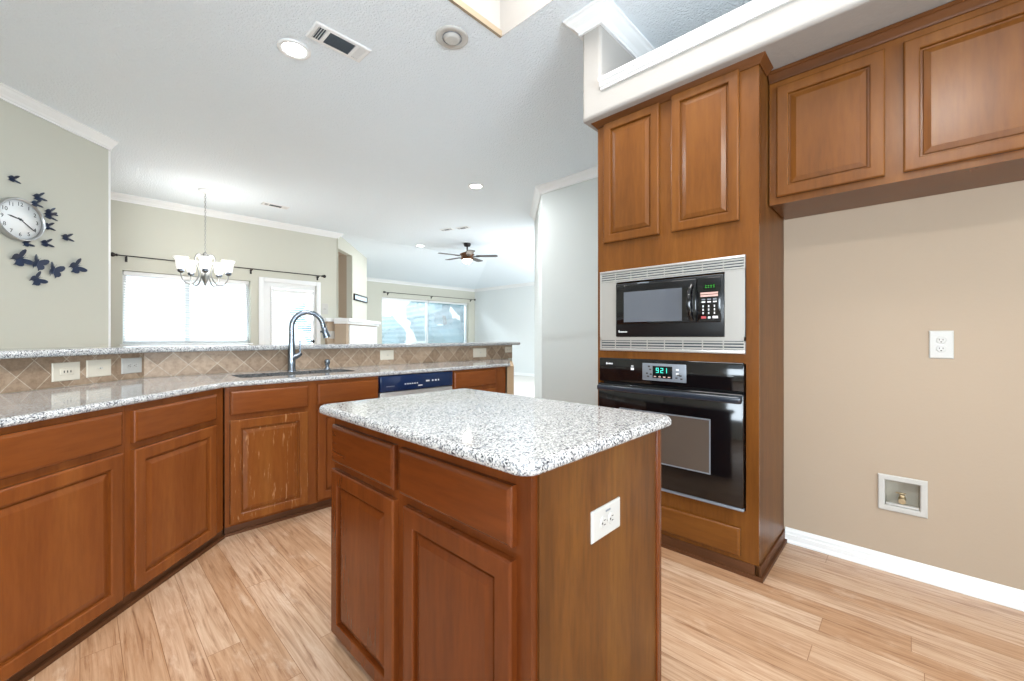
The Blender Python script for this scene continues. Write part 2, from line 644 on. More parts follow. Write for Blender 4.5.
mb.add([(7.3, 7.9, CEIL), (7.3, 4.0, CEIL), (9.4, 4.0, 2.8), (9.4, 10.8, 2.8), (7.3, 7.9, CEIL + t), (7.3, 4.0, CEIL + t), (9.4, 4.0, 2.8 + t), (9.4, 10.8, 2.8 + t)],
       [(0, 1, 2, 3), (7, 6, 5, 4), (0, 4, 5, 1), (2, 6, 7, 3), (0, 3, 7, 4), (1, 5, 6, 2)])
struct(mb.build('ceiling', M['ceiling']))
# light well
WELLH = 0.62
mb = MB()
for x0, x1, y0, y1 in ((WX0 - .05, WX0, WY0 - .05, WY1 + .05), (WX1, WX1 + .05, WY0 - .05, WY1 + .05), (WX0, WX1, WY0 - .05, WY0), (WX0, WX1, WY1, WY1 + .05)):
    mb.box(x0, x1, y0, y1, CEIL + 0.1205, CEIL + WELLH)
for x0, x1, y0, y1 in ((WX0, WX0 + .002, WY0, WY1), (WX1 - .002, WX1, WY0, WY1), (WX0 + .002, WX1 - .002, WY0, WY0 + .002), (WX0 + .002, WX1 - .002, WY1 - .002, WY1)):
    mb.box(x0, x1, y0, y1, CEIL, CEIL + 0.1205)
mb.box(WX0 - .05, WX1 + .05, WY0 - .05, WY1 + .05, CEIL + WELLH + 0.0005, CEIL + WELLH + 0.05)
struct(mb.build('ceiling_light_well', M['soffit']))
struct(MB().box(WX0, WX1 - 0.003, WY1 - 0.022, WY1 - 0.003, CEIL - 0.004, CEIL + 0.035).build('trim_1', M['lipshade']))  # brown strip stands for the shaded lower lip of the well

# walls
LW = -2.6
a0 = (LW, LW + 5.67)
a1 = sd(4.292, -5.67)
wall('wall_left', a1, a0, M['wall'], th=0.15)
struct(MB().prism([a1, (a1[0] + 0.018, a1[1] + 0.030), (a1[0] - 0.087, a1[1] + 0.135), (a1[0] - 0.105, a1[1] + 0.105)], 0, CEIL).build('wall_left_end', M['trim']))  # end strip in white; window brightness put into its colour
wall('wall_dining', (3.44, 7.96), (-2.7, 7.96), M['wall'], th=0.2, holes=((3.44 - 1.977, 3.44 - 0.413, 1.08, 2.118), (3.44 - 3.04, 3.44 - 2.17, 0.0, 2.14)))
FP_S0, FP_S1 = sd(8.045, -4.5), sd(9.723, -4.5)
wall('wall_fireplace', FP_S1, FP_S0, M['wall'], th=0.12, z1=3.2, holes=((9.723 - 8.80, 9.723 - 8.055, 1.56, 2.89),))
wall('wall_fireplace_return', (FP_S1[0], 10.8), FP_S1, M['wall'], th=0.1, z1=3.0)
mb = MB()
for (u0, u1, e0, e1, z0, z1) in ((8.04, 8.86, -0.62, -0.55, 1.5, 2.95), (8.04, 8.09, -0.55, -0.12, 1.5, 2.95), (8.80, 8.86, -0.55, -0.12, 1.5, 2.95), (8.04, 8.86, -0.55, -0.12, 2.89, 2.95), (8.04, 8.86, -0.55, -0.12, 1.5, 1.56)):
    q = [sd(u, -4.5 + e * R2) for u, e in ((u0, e0), (u1, e0), (u1, e1), (u0, e1))]
    mb.prism(q, z0, z1)
struct(mb.build('wall_niche', M['wall_tan']))
wall('wall_living', (9.4, 10.8), (4.5, 10.8), M['wall'], th=0.2, z1=2.85, holes=((9.4 - 9.13, 9.4 - 5.93, 0.75, 2.32),))
wall('wall_living_side', (9.4, 4.4), (9.4, 10.8), M['wall_far'], th=0.2, z1=2.85)
wall('wall_pantry', (4.25, 1.49), (4.25, 3.53), M['wall_pale'])
wall('wall_pantry_angle', (4.25, 3.53), (5.17, 4.45), M['wall_pale'])
wall('wall_pantry_return', (5.17, 4.45), (9.4, 4.45), M['wall_pale'], holes=((1.03, 3.43, 0.8, 2.4),))
wall('wall_right', (2.83, -3.5), (2.83, 1.49), M['wall_tan'], z1=2.60, holes=((3.463, 3.593, 0.331, 0.459),))
wall('wall_tower_return', (2.95, 1.49), (4.25, 1.49), M['wall_pale'])
wall('wall_back', (-2.7, -3.5), (2.83, -3.5), M['wall'], th=0.15, holes=((0.8, 3.8, 0.85, 2.45),))
wall('wall_side', (LW, 3.2), (LW, -3.5), M['wall'], th=0.15, holes=((2.6, 5.0, 0.85, 2.45),))
wall('wall_dining_side', (LW, 8.1), (LW, 3.0), M['wall'], th=0.15)

# soffit with open niche above it
mb = MB()
bm = bmesh.new()
yz = [(-3.5, 2.535), (1.49, 2.535), (1.49, CEIL - 0.001), (1.355, CEIL - 0.001), (1.355, 2.70), (-3.5, 2.70)]
va = [bm.verts.new((2.19, y, z)) for y, z in yz]
vb = [bm.verts.new((2.95, y, z)) for y, z in yz]
bm.faces.new(va)
bm.faces.new(vb[::-1])
for i in range(6):
    bm.faces.new((va[i - 1], va[i], vb[i], vb[i - 1]))
bmesh.ops.recalc_face_normals(bm, faces=list(bm.faces))
bmesh.ops.bevel(bm, geom=[e for e in bm.edges if abs(e.verts[0].co.x - 2.19) < 1e-6 and abs(e.verts[1].co.x - 2.19) < 1e-6], offset=0.02, segments=4, affect='EDGES', profile=0.5)
mb.from_bm(bm)
struct(mb.build('wall_soffit', M['soffit']))
struct(MB().box(2.951, 3.05, -3.5, 1.49, 2.601, CEIL).build('wall_niche_back', M['soffit']))
capprof = [(0, 0), (0.012, 0), (0.014, 0.012), (0.024, 0.018), (0.026, 0.032), (0.036, 0.04), (0.036, 0.062), (0, 0.062)]
struct(MB().sweep([(2.19, 1.35), (2.19, -3.5)][::1], [(-u, v) for u, v in capprof], 2.674).box(2.185, 2.36, -3.5, 1.35, 2.70, 2.736).build('trim_2', M['trim']))

CROWN = [(0, 0), (0.086, 0), (0.086, -0.013), (0.074, -0.02), (0.064, -0.034), (0.034, -0.058), (0.022, -0.074), (0.016, -0.078), (0.016, -0.094), (0, -0.094)]


def crown(name, path, z=CEIL):
    return struct(MB().sweep(path, CROWN, z).build(name, M['trim']))


crown('trim_3', [(a1[0] + 0.012, a1[1] + 0.012), a0])
crown('trim_4', [(3.44, 8.02), (3.44, 7.96), (-2.6, 7.96)])
crown('trim_5', [(9.4, 4.5), (9.4, 10.8), (4.63, 10.8)], 2.82)
crown('trim_6', [(4.25, 1.49), (4.25, 3.53), (5.13, 4.41)])
crown('trim_7', [(2.95, 1.355), (2.19, 1.355), (2.19, 1.49), (2.95, 1.49)])
BASE = [(0, 0), (0.022, 0), (0.022, 0.010), (0.015, 0.020), (0.015, 0.046), (0.011, 0.050), (0.011, 0.064), (0.006, 0.074), (0.004, 0.082), (0, 0.082)]


def base(name, path):
    return struct(MB().sweep(path, BASE).build(name, M['trim']))


base('baseboard_right', [(2.83, -3.5), (2.83, 0.52)])
base('baseboard_living', [(9.4, 4.5), (9.4, 10.8), (4.63, 10.8)])
base('baseboard_pantry', [(4.25, 1.5), (4.25, 3.53), (5.13, 4.41)])


# ------------------------------------------------------------------ windows, door, blinds
def rect_frame(mb, x0, x1, z0, z1, w, y0, y1, bev=0.0):
    mb.box(x0, x0 + w, y0, y1, z0, z1, bev)
    mb.box(x1 - w, x1, y0, y1, z0, z1, bev)
    mb.box(x0 + w, x1 - w, y0, y1, z0, z0 + w, bev)
    mb.box(x0 + w, x1 - w, y0, y1, z1 - w, z1, bev)
    return mb


def window(name, loc, rz, w, h, mullions=(), sill=True):
    t = bpy.data.objects.new(name, None)
    COL.objects.link(t)
    t.location = loc
    t.rotation_euler = (0, 0, rz)
    t['kind'] = 'structure'
    rect_frame(MB(), 0.002, w - 0.002, 0.002, h - 0.002, 0.045, 0.11, 0.17).build('window_frame', M['trim'], t)
    for mx in mullions:
        MB().box(mx - 0.035, mx + 0.035, 0.10, 0.17, 0.045, h - 0.045).build('mullion', M['trim'], t)
    MB().box(0.04, w - 0.04, 0.138, 0.143, 0.04, h - 0.04).build('pane', M['glass'], t)
    if sill:
        MB().box(-0.03, w + 0.03, -0.03, 0.10, -0.025, 0.0, 0.004).build('window_sill', M['trim'], t)
    return t


def blind(name, label, loc, rz, w, h, n, tilt, group=None, head=0.06):
    t = thing(name, label, 'window blind', loc, rz, group)
    MB().box(0, w, -0.03, 0.03, h - head, h, 0.004).build('headrail', M['trim'], t)
    mb = MB()
    for i in range(n):
        z = 0.03 + (h - head - 0.05) * (i + 0.5) / n
        c, s_ = math.cos(tilt) * 0.024, math.sin(tilt) * 0.024
        ring = [(-c, s_), (0, 0.0025), (c, -s_), (0, -0.0002)]
        mb.loft([[(0.004, y, z + q) for y, q in ring], [(w - 0.004, y, z + q) for y, q in ring]])
    mb.build('slats', M['blind'], t)
    MB().box(0.002, w - 0.002, -0.022, 0.022, 0.005, 0.024, 0.003).build('bottom_rail', M['trim'], t)
    for x in ([0.15, w / 2, w - 0.15] if w > 1.0 else [0.12, w - 0.12]):
        MB().box(x - 0.0015, x + 0.0015, -0.0275, -0.0255, 0.02, h - head).build('ladder_cord', M['trim'], t)
    return t


window('window_1', (0.413, 7.96, 1.08), 0, 1.564, 1.038, (0.735,))
blind('window_blind', 'wide white blind in the double window behind the chandelier', (0.425, 8.03, 1.085), 0, 1.54, 1.03, 25, -0.42)

# glazed door with its own blind
dr = bpy.data.objects.new('door_1', None)
COL.objects.link(dr)
dr.location = (2.17, 7.96, 0)
dr['kind'] = 'structure'
rect_frame(MB(), -0.075, 0.945, -0.1, 2.20, 0.075, -0.018, 0.0, 0.003).build('door_casing', M['trim'], dr)
mb = MB()
mb.box(0.004, 0.866, 0.02, 0.065, 0.01, 0.22).box(0.004, 0.866, 0.02, 0.065, 2.03, 2.13)
mb.box(0.004, 0.134, 0.02, 0.065, 0.22, 2.03).box(0.82, 0.866, 0.02, 0.065, 0.22, 2.03)
mb.build('door_leaf', M['trim'], dr)
rect_frame(MB(), 0.11, 0.84, 0.19, 2.06, 0.03, 0.006, 0.02, 0.003).build('glass_stop', M['trim'], dr)
MB().box(0.134, 0.82, 0.040, 0.045, 0.22, 2.03).build('pane', M['glass'], dr)
MB().lathe([(0.026, 0), (0.026, 0.006), (0.010, 0.01), (0.010, 0.035), (0.026, 0.045), (0.03, 0.058), (0.022, 0.068), (0.002, 0.07)], (0.80, 0.02, 1.10), 16, 'y').build('door_knob', M['rodmetal'], dr)
blind('door_blind', 'narrow white blind covering the glass of the back door', (2.17 + 0.145, 7.985, 0.22), 0, 0.665, 1.80, 42, -0.35)

window('window_2', (5.93, 10.8, 0.75), 0, 3.2, 1.57, (1.6,))
blind('window_blind', 'long white blind in the far living room window, its left length', (5.945, 10.87, 0.755), 0, 1.57, 1.56, 38, -0.4)
blind('window_blind', 'long white blind in the far living room window, its right length', (7.545, 10.87, 0.755), 0, 1.57, 1.56, 38, -0.4)

# windows added out of view, openings for the fill lights
window('added_window_3', (-1.9 + 3.0, -3.5, 0.85), PI, 3.0, 1.6, (1.5,))
window('added_window_5', (8.6, 4.45, 0.8), PI, 2.4, 1.6, (1.2,))
window('added_window_4', (LW, 0.6 - 2.4, 0.85), PI / 2, 2.4, 1.6, (1.2,))


def curtain_rod(label, p0, p1, brackets):
    x0, y, z = p0
    t = thing('curtain_rod', label, 'curtain rod', p0)
    L = p1 - x0
    MB().tube([(0, 0, 0), (L, 0, 0)], 0.0075, 8).build('rod', M['rodmetal'], t)
    for q in (0, L):
        sgn = -1 if q == 0 else 1
        MB().lathe([(0.012, 0), (0.02, 0.01), (0.014, 0.02), (0.028, 0.04), (0.032, 0.055), (0.022, 0.075), (0.004, 0.085)] if sgn > 0 else
                   [(0.012, 0), (0.02, -0.01), (0.014, -0.02), (0.028, -0.04), (0.032, -0.055), (0.022, -0.075), (0.004, -0.085)], (q, 0, 0), 12, 'x').build('finial', M['rodmetal'], t)
    for q in brackets:
        MB().tube([(q - x0, 0, -0.004), (q - x0, 0.05, -0.03), (q - x0, 0.088, -0.03)], 0.009, 6).box(q - x0 - 0.014, q - x0 + 0.014, 0.084, 0.09, -0.075, 0.0).build('bracket', M['rodmetal'], t)
    return t


curtain_rod('thin dark curtain rod over the dining window and back door', (0.36, 7.87, 2.31), 3.10, (0.45, 1.98, 3.06))
curtain_rod('thin dark curtain rod over the far living room window', (6.0, 10.71, 2.45), 9.28, (6.1, 7.6, 9.2))

# outdoors, seen through the panes
struct(MB().box(-30, 40, 8.3, 60, -0.45, -0.35).build('ground', M['lawn']))
rng = random.Random(4)


def tree(label, x, y, h, r):
    t = thing('tree', label, 'tree', (x, y, -0.35), 0, 'trees beyond the living room window')
    MB().tube([(0, 0, 0), (0.1, 0, h * 0.35), (0.0, 0.1, h * 0.6)], [0.16, 0.12, 0.08], 8).build('trunk', M['bark'], t)
    mb = MB()
    for k in range(26):
        a, b = rng.uniform(0, 2 * PI), rng.uniform(-1, 1)
        rr = r * (0.35 + 0.65 * rng.random())
        c = (rr * math.cos(a) * math.sqrt(1 - b * b), rr * math.sin(a) * math.sqrt(1 - b * b), h * 0.62 + b * h * 0.34)
        bm = bmesh.new()
        bmesh.ops.create_icosphere(bm, subdivisions=2, radius=r * rng.uniform(0.25, 0.45))
        for v in bm.verts:
            v.co *= 1 + rng.uniform(-0.28, 0.28)
            v.co += Vector(c)
        mb.from_bm(bm)
    mb.build('crown', M['foliage'], t)


tree('leafy tree through the far window, beyond its right length', 13.2, 17.5, 4.4, 1.7)
tree('leafy tree through the far window, beyond its middle', 9.6, 23.5, 3.8, 1.4)
tree('low leafy tree through the far window, beyond its left length', 9.2, 16.5, 2.2, 1.0)

# ------------------------------------------------------------------ fireplace corner
fp = thing('fireplace', 'white corner fireplace surround with mantel below the empty niche', 'fireplace', (*sd(7.86, -4.49), 0), PI / 4)
MB().box(0.0, 1.88, -0.22, -0.0, 0, 1.47).build('surround', M['wall_tan'], fp)
FPO = sd(7.86, -4.49)


def fploc(x, y):
    dx, dy = x - FPO[0], y - FPO[1]
    return ((dx + dy) / R2, (dy - dx) / R2)


MB().prism([fploc(3.20, 7.955), fploc(3.20, 7.84), fploc(3.435, 7.84), fploc(3.435, 7.955)], 0, 1.47).build('surround_return', M['wall_tan'], fp)
MB().prism([fploc(3.16, 7.955), fploc(3.16, 7.80), fploc(3.40, 7.80), fploc(3.40, 7.955)], 1.47, 1.535).build('mantel_return', M['trim'], fp)
MB().box(-0.06, 1.95, -0.30, 0.0, 1.47, 1.535, 0.006).box(-0.03, 1.92, -0.26, 0, 1.43, 1.47).build('mantel_shelf', M['trim'], fp)
rect_frame(MB(), 0.12, 1.82, 0.1, 1.41, 0.10, -0.245, -0.22, 0.004).box(0.22, 1.72, -0.235, -0.22, 0.2, 1.31).build('front_panel', M['trim'], fp)
sg = thing('framed_sign', 'long narrow black framed sign on the angled wall above the mantel', 'wall sign', (*sd(8.86, -4.5), 1.965), PI / 4)
rect_frame(MB(), 0, 0.83, 0, 0.14, 0.026, -0.03, 0, 0.002).build('frame', M['rodmetal'], sg)
MB().box(0.024, 0.806, -0.02, -0.002, 0.024, 0.116).build('panel', M['signface'], sg)

# ------------------------------------------------------------------ cabinets


def ring_rect(x0, x1, z0, z1, i, y):
    return [(x0 + i, y, z0 + i), (x1 - i, y, z0 + i), (x1 - i, y, z1 - i), (x0 + i, y, z1 - i)]


def raised_door(x0, x1, z0, z1, t=0.024, stile=0.056):
    rs = [(0, 0), (0, -t + 0.005), (0.003, -t + 0.0015), (0.007, -t), (stile - 0.005, -t), (stile - 0.001, -t + 0.003), (stile, -t + 0.015),
          (stile + 0.007, -t + 0.015), (stile + 0.010, -t + 0.010), (stile + 0.032, -t + 0.003), (stile + 0.034, -t + 0.003)]
    return MB().loft([ring_rect(x0, x1, z0, z1, i, y) for i, y in rs])


def slab_front(x0, x1, z0, z1, t=0.024):
    rs = [(0, 0), (0, -t + 0.008), (0.003, -t + 0.004), (0.009, -t + 0.001), (0.012, -t)]
    return MB().loft([ring_rect(x0, x1, z0, z1, i, y) for i, y in rs])


def base_cabinet(label, loc, rz, w, depth, toe, doors, drawers, wz, wx, group=None, worn=-1, toe_in=0.004, toemat=None, top=0.885):
    t = thing('base_cabinet', label, 'cabinet', loc, rz, group)
    mb = MB()
    mb.box(0, 0.018, 0.019, depth, toe, top).box(w - 0.018, w, 0.019, depth, toe, top)
    mb.box(0.018, w - 0.018, 0.019, depth, toe, toe + 0.018).box(0.018, w - 0.018, depth - 0.012, depth, toe + 0.018, top)
    mb.build('carcass', wz, t)
    MB().box(0, w, 0, 0.019, toe, top).build('face_frame', wz, t)
    tm = toemat or M['toe']
    MB().box(0, w, toe_in, toe_in + 0.02, 0, toe).box(0, w, toe_in - 0.018, toe_in, 0, 0.016).build('toe_kick', tm, t)
    for i, (x0, x1, z0, z1) in enumerate(doors):
        raised_door(x0, x1, z0, z1).build('door', M['wood_worn'] if i == worn else wz, t)
    for x0, x1, z0, z1 in drawers:
        slab_front(x0, x1, z0, z1).build('drawer_front', wx, t)
    return t


W, WXm = M['wood_z'], M['wood_x']
DF = -2.328
TOE = 0.05
o = sd(1.12, DF)
base_cabinet('brown wooden base cabinet nearest the viewer, wide drawer over wide door', (*o, 0), PI / 4, 0.715, 0.60, TOE,
             [(0.03, 0.686, 0.056, 0.684)], [(0.03, 0.686, 0.716, 0.860)], W, WXm)
o = sd(1.836, DF)
base_cabinet('brown wooden base cabinet at the bend of the counter, below the single outlet plate', (*o, 0), PI / 4, 0.632, 0.60, TOE,
             [(0.027, 0.550, 0.056, 0.682)], [(0.027, 0.551, 0.712, 0.855)], W, WXm)
FY = 2.921
base_cabinet('brown wooden sink cabinet with scratched left door below the faucet', (0.592, FY, 0), 0, 0.980, 0.60, TOE,
             [(0.024, 0.465, 0.066, 0.684), (0.526, 0.972, 0.066, 0.684)], [(0.024, 0.465, 0.714, 0.857), (0.526, 0.972, 0.718, 0.860)], W, WXm, worn=0)
base_cabinet('brown wooden base cabinet at the far end of the sink run, right of the dishwasher', (2.270, FY, 0), 0, 0.680, 0.60, TOE,
             [(0.02, 0.528, 0.066, 0.690)], [(0.02, 0.528, 0.722, 0.868)], W, WXm)

# dishwasher
dw = thing('dishwasher', 'dishwasher with dark glossy control panel under the sink counter', 'dishwasher', (1.575, FY - 0.02, 0))
MB().box(0, 0.692, 0.03, 0.60, 0.09, 0.87).build('tub', M['blacksatin'], dw)
MB().box(0.004, 0.688, -0.002, 0.03, 0.10, 0.752, 0.004).build('door', M['steel'], dw)
MB().box(0.002, 0.690, -0.008, 0.03, 0.757, 0.880, 0.006).build('control_panel', M['bluereflect'], dw)
MB().box(0.02, 0.672, 0.06, 0.075, 0.0, 0.09).build('kick_plate', M['blacksatin'], dw)
for k in range(6):
    MB().box(0.21 + 0.022 * k, 0.222 + 0.022 * k, -0.0095, -0.008, 0.803, 0.811).build('button', M['mark'], dw)
for k, (x, wd) in enumerate(((0.41, 0.035), (0.47, 0.014), (0.50, 0.016), (0.53, 0.012))):
    MB().box(x, x + wd, -0.0095, -0.008, 0.812, 0.824).build('button', M['mark'], dw)
MB().box(0.335, 0.375, -0.0095, -0.008, 0.782, 0.79).build('logo_mark', M['mark'], dw)
MB().box(0.05, 0.12, -0.0095, -0.008, 0.796, 0.801).build('printed_text', M['greypanel'], dw)


# ------------------------------------------------------------------ stone tops
def offset_poly(poly, e):
    """inset a CCW polygon by e"""
    n = len(poly)
    out = []
    for i in range(n):
        p = Vector(poly[i])
        d0 = (p - Vector(poly[i - 1])).normalized()
        d1 = (Vector(poly[(i + 1) % n]) - p).normalized()
        n0, n1 = Vector((-d0.y, d0.x)), Vector((-d1.y, d1.x))
        m = n0 + n1
        m = m / (m.length_squared / 2.0)
        out.append((p.x + m.x * e, p.y + m.y * e))
    return out


def round_poly(poly, radii, seg=6):
    out = []
    n = len(poly)
    for i in range(n):
        r = radii[i]
        p = Vector(poly[i])
        if r <= 0:
            out.append(tuple(p))
            continue
        a = (Vector(poly[i - 1]) - p).normalized()
        b = (Vector(poly[(i + 1) % n]) - p).normalized()
        ang = a.angle(b)
        tl = r / math.tan(ang / 2)
        c = p + (a + b).normalized() * (r / math.sin(ang / 2))
        s_, e_ = p + a * tl - c, p + b * tl - c
        a0_ = math.atan2(s_.y, s_.x)
        da = math.atan2(e_.y, e_.x) - a0_
        while da > PI:
            da -= 2 * PI
        while da < -PI:
            da += 2 * PI
        for k in range(seg + 1):
            q = a0_ + da * k / seg
            out.append((c.x + r * math.cos(q), c.y + r * math.sin(q)))
    return out


def slab(poly, z0, z1, hole=None):
    area_ = sum(poly[i - 1][0] * poly[i][1] - poly[i][0] * poly[i - 1][1] for i in range(len(poly)))
    if area_ < 0:
        poly = poly[::-1]
    h = z1 - z0
    prof = [(0.010, z0), (0.004, z0 + 0.002), (0.0, z0 + 0.008)]
    rr = min(0.016, h * 0.6)
    for k in range(6):
        a = PI / 2 * k / 5
        prof.append((rr * (1 - math.cos(a)), z1 - rr + rr * math.sin(a)))
    mb = MB()
    rings = [[(x, y, z) for x, y in offset_poly(poly, e)] for e, z in prof]
    mb.loft(rings, False, False, True)
    for ring, z in ((rings[-1], z1), (rings[0], z0)):
        bm = bmesh.new()
        vs = [bm.verts.new(p) for p in ring]
        ed = [bm.edges.new((vs[i - 1], vs[i])) for i in range(len(vs))]
        if hole:
            hv = [bm.verts.new((x, y, z)) for x, y in hole]
            ed += [bm.edges.new((hv[i - 1], hv[i])) for i in range(len(hv))]
        bmesh.ops.triangle_fill(bm, use_beauty=True, use_dissolve=False, edges=ed, normal=(0, 0, 1))
        mb.from_bm(bm)
    return mb


TB = -3.315      # tile plane of the angled run (X - Y)
TY = 3.605       # tile plane of the straight run (Y)
sink_hole = round_poly([(0.72, 3.105), (1.50, 3.105), (1.50, 3.415), (0.72, 3.415)], [0.05] * 4)
counter = [sd(1.10, -2.29), (0.595, 2.885), (2.985, 2.885), (TY + 0.10, TY), (TY + TB, TY), sd(1.10, TB)]
counter = round_poly(counter, [0, 0.10, 0.03, 0, 0, 0])
ct = tag(slab(counter, 0.885, 0.915, sink_hole).build('countertop', M['granite']), 'long speckled granite counter that bends around the sink below the raised bar', 'countertop')
MB().loft([[(x, y, 0.915) for x, y in sink_hole], [(x, y, 0.885) for x, y in sink_hole]], False, False).build('sink_cutout_edge', M['granite_shaded'], ct)
BAR0, BAR1 = -3.315 + 0.075 * R2, -3.315 - 0.36 * R2
BY0, BY1 = TY - 0.075, TY + 0.36
bar = [sd(1.5, BAR0), (BY0 + BAR0, BY0), (BY0 + 0.30, BY0), (BY1 + 0.30, BY1), (BY1 + BAR1, BY1), sd(1.5, BAR1)]
bar = round_poly(bar, [0, 0.05, 0.03, 0.03, 0.05, 0])
tag(slab(bar, 1.080, 1.117).build('bar_countertop', M['granite']), 'narrow speckled granite bar ledge on the raised tiled half wall', 'countertop')

# half wall below the bar, with a finished end beside the far cabinet
pony = [sd(1.10, TB - 0.012), (TY + 0.0085 + TB - 0.012, TY + 0.0085), (TY + 0.16, TY + 0.0085), (TY + 0.28, TY + 0.13), (TY + 0.13 + TB - 0.18, TY + 0.13), sd(1.10, TB - 0.18)]
struct(MB().prism(pony, 0, 1.079).build('wall_bar', M['wall']))
struct(MB().prism([(2.975, 2.925), (3.075, 2.925), (TY + 0.155, TY), (TY + 0.058, TY)], 0, 0.884).build('wall_bar_end', M['tilepaint']))
# tile strips: local x along the wall from s=0 / X=0
t1 = MB().box(1.10, (TY + TB + TY) / R2 + 0.0, 0.0, 0.008, 0.915, 1.079).build('trim_8', tile_mat('tile_angled', 2.044, 0.985, 0.153), None, (*sd(0, TB), 0), PI / 4)
struct(t1)
t2 = MB().box(TY + TB, TY + 0.155, 0.0, 0.008, 0.915, 1.079).build('trim_9', tile_mat('tile_straight', 0.851, 0.99, 0.165), None, (0, TY, 0), 0)
struct(t2)

# sink
sk = thing('kitchen_sink', 'undermount steel sink set into the counter before the faucet', 'sink', (1.11, 3.26, 0.885))
outer = round_poly([(-0.405, -0.17), (0.405, -0.17), (0.405, 0.17), (-0.405, 0.17)], [0.06] * 4)


def ringz(e, z):
    return [(x, y, z) for x, y in offset_poly(outer, e)]


MB().loft([ringz(-0.0, -0.001), ringz(0.012, -0.001), ringz(0.016, -0.02), ringz(0.02, -0.17), ringz(0.04, -0.19)], False, True, True).build('basin', M['steel'], sk)
MB().lathe([(0.045, 0), (0.045, 0.004), (0.03, 0.005), (0.02, 0.001)], (0.0, 0.0, -0.19), 20).build('drain', M['nickel'], sk)

# faucet
fc = thing('faucet', 'tall arched brushed metal pull-down faucet behind the sink', 'faucet', (1.138, 3.463, 0.915))
fd = Vector((0.70, -0.71, 0)).normalized()
MB().lathe([(0.032, 0), (0.032, 0.006), (0.027, 0.012), (0.028, 0.09), (0.026, 0.17), (0.021, 0.24), (0.020, 0.30)], (0, 0, 0), 20).build('body', M['faucetmetal'], fc)
sx = Vector((0.985, -0.17, 0)).normalized()
pts = [(0, 0, 0.29)]
for k in range(0, 15):
    a = PI - (PI * 0.98) * k / 14
    p = sx * (0.114 + 0.114 * math.cos(a))
    pts.append((p.x, p.y, 0.345 + 0.115 * math.sin(a)))
MB().tube(pts, 0.0195, 14).build('spout', M['faucetmetal'], fc)
e1 = Vector(pts[-1])
dd = (Vector(pts[-1]) - Vector(pts[-2])).normalized()
dd = (dd + sx * 0.16).normalized()
MB().tube([e1, e1 + dd * 0.02, e1 + dd * 0.022, e1 + dd * 0.06, e1 + dd * 0.095], [0.0195, 0.0205, 0.022, 0.025, 0.029], 14).build('spray_head', M['faucetmetal'], fc)
MB().tube([e1 + dd * 0.04 - sx * 0.026, e1 + dd * 0.055 - sx * 0.034], [0.008, 0.008], 8).build('spray_button', M['blacksatin'], fc)
MB().tube([(0.005, -0.004, 0.105), (0.030, -0.01, 0.115), (0.052, -0.014, 0.128), (0.062, -0.015, 0.140)], [0.026, 0.022, 0.018, 0.015], 12).tube([(0.056, -0.015, 0.14), (0.057, -0.015, 0.175), (0.057, -0.013, 0.24)], [0.010, 0.006, 0.0075], 8).build('handle', M['faucetmetal'], fc)
sp = thing('soap_dispenser', 'small metal soap pump on the counter right of the faucet', 'soap dispenser', (1.415, 3.475, 0.915))
MB().lathe([(0.024, 0), (0.024, 0.006), (0.015, 0.012), (0.014, 0.03), (0.020, 0.045), (0.024, 0.06), (0.020, 0.075), (0.008, 0.082)], (0, 0, 0), 16).build('pump_head', M['faucetmetal'], sp)
MB().tube([(0, 0, 0.05), (-0.02, -0.03, 0.052), (-0.032, -0.05, 0.042)], [0.009, 0.008, 0.007], 8).build('nozzle', M['faucetmetal'], sp)

# ------------------------------------------------------------------ island
IX, IY0, IY1 = 0.697, 0.610, 1.640     # front face plane, near and far sides
isl = thing('kitchen_island', 'reddish wooden kitchen island cabinet with two drawers over two doors', 'kitchen island', (IX, IY1, 0), -PI / 2)
iw = IY1 - IY0
IB = 0.028
MB().box(0.012, iw, 0.02, 0.645, IB, 0.885).build('carcass', M['isl_z'], isl)
MB().box(0, iw, 0, 0.02, IB, 0.885).build('face_frame', M['isl_z'], isl)
MB().box(0.02, iw - 0.02, 0.06, 0.64, 0, IB).build('toe_kick', M['toe'], isl)
mb = MB().box(iw, iw + 0.006, 0.022, 0.615, 0.0, 0.885)
mb.build('side_panel', M['oak_z'], isl)
MB().box(iw, iw + 0.012, 0.615, 0.647, 0.0, 0.885, 0.002).build('corner_strip', M['isl_z'], isl)


def ily(y):
    return IY1 - y


for y0, y1 in ((1.627, 1.165), (1.108, 0.654)):
    raised_door(ily(y0), ily(y1), 0.034, 0.668, 0.022).build('door', M['isl_z'], isl)
for y0, y1 in ((1.622, 1.167), (1.133, 0.654)):
    slab_front(ily(y0), ily(y1), 0.698, 0.840, 0.022).build('drawer_front', M['isl_x'], isl)
top = round_poly([(0.634, 0.566), (1.385, 0.566), (1.385, 1.668), (0.634, 1.668)], [0.045] * 4, 8)
tag(slab(top, 0.885, 0.917).build('island_countertop', M['granite']), 'rectangular speckled granite slab with rounded corners on the kitchen island', 'countertop')


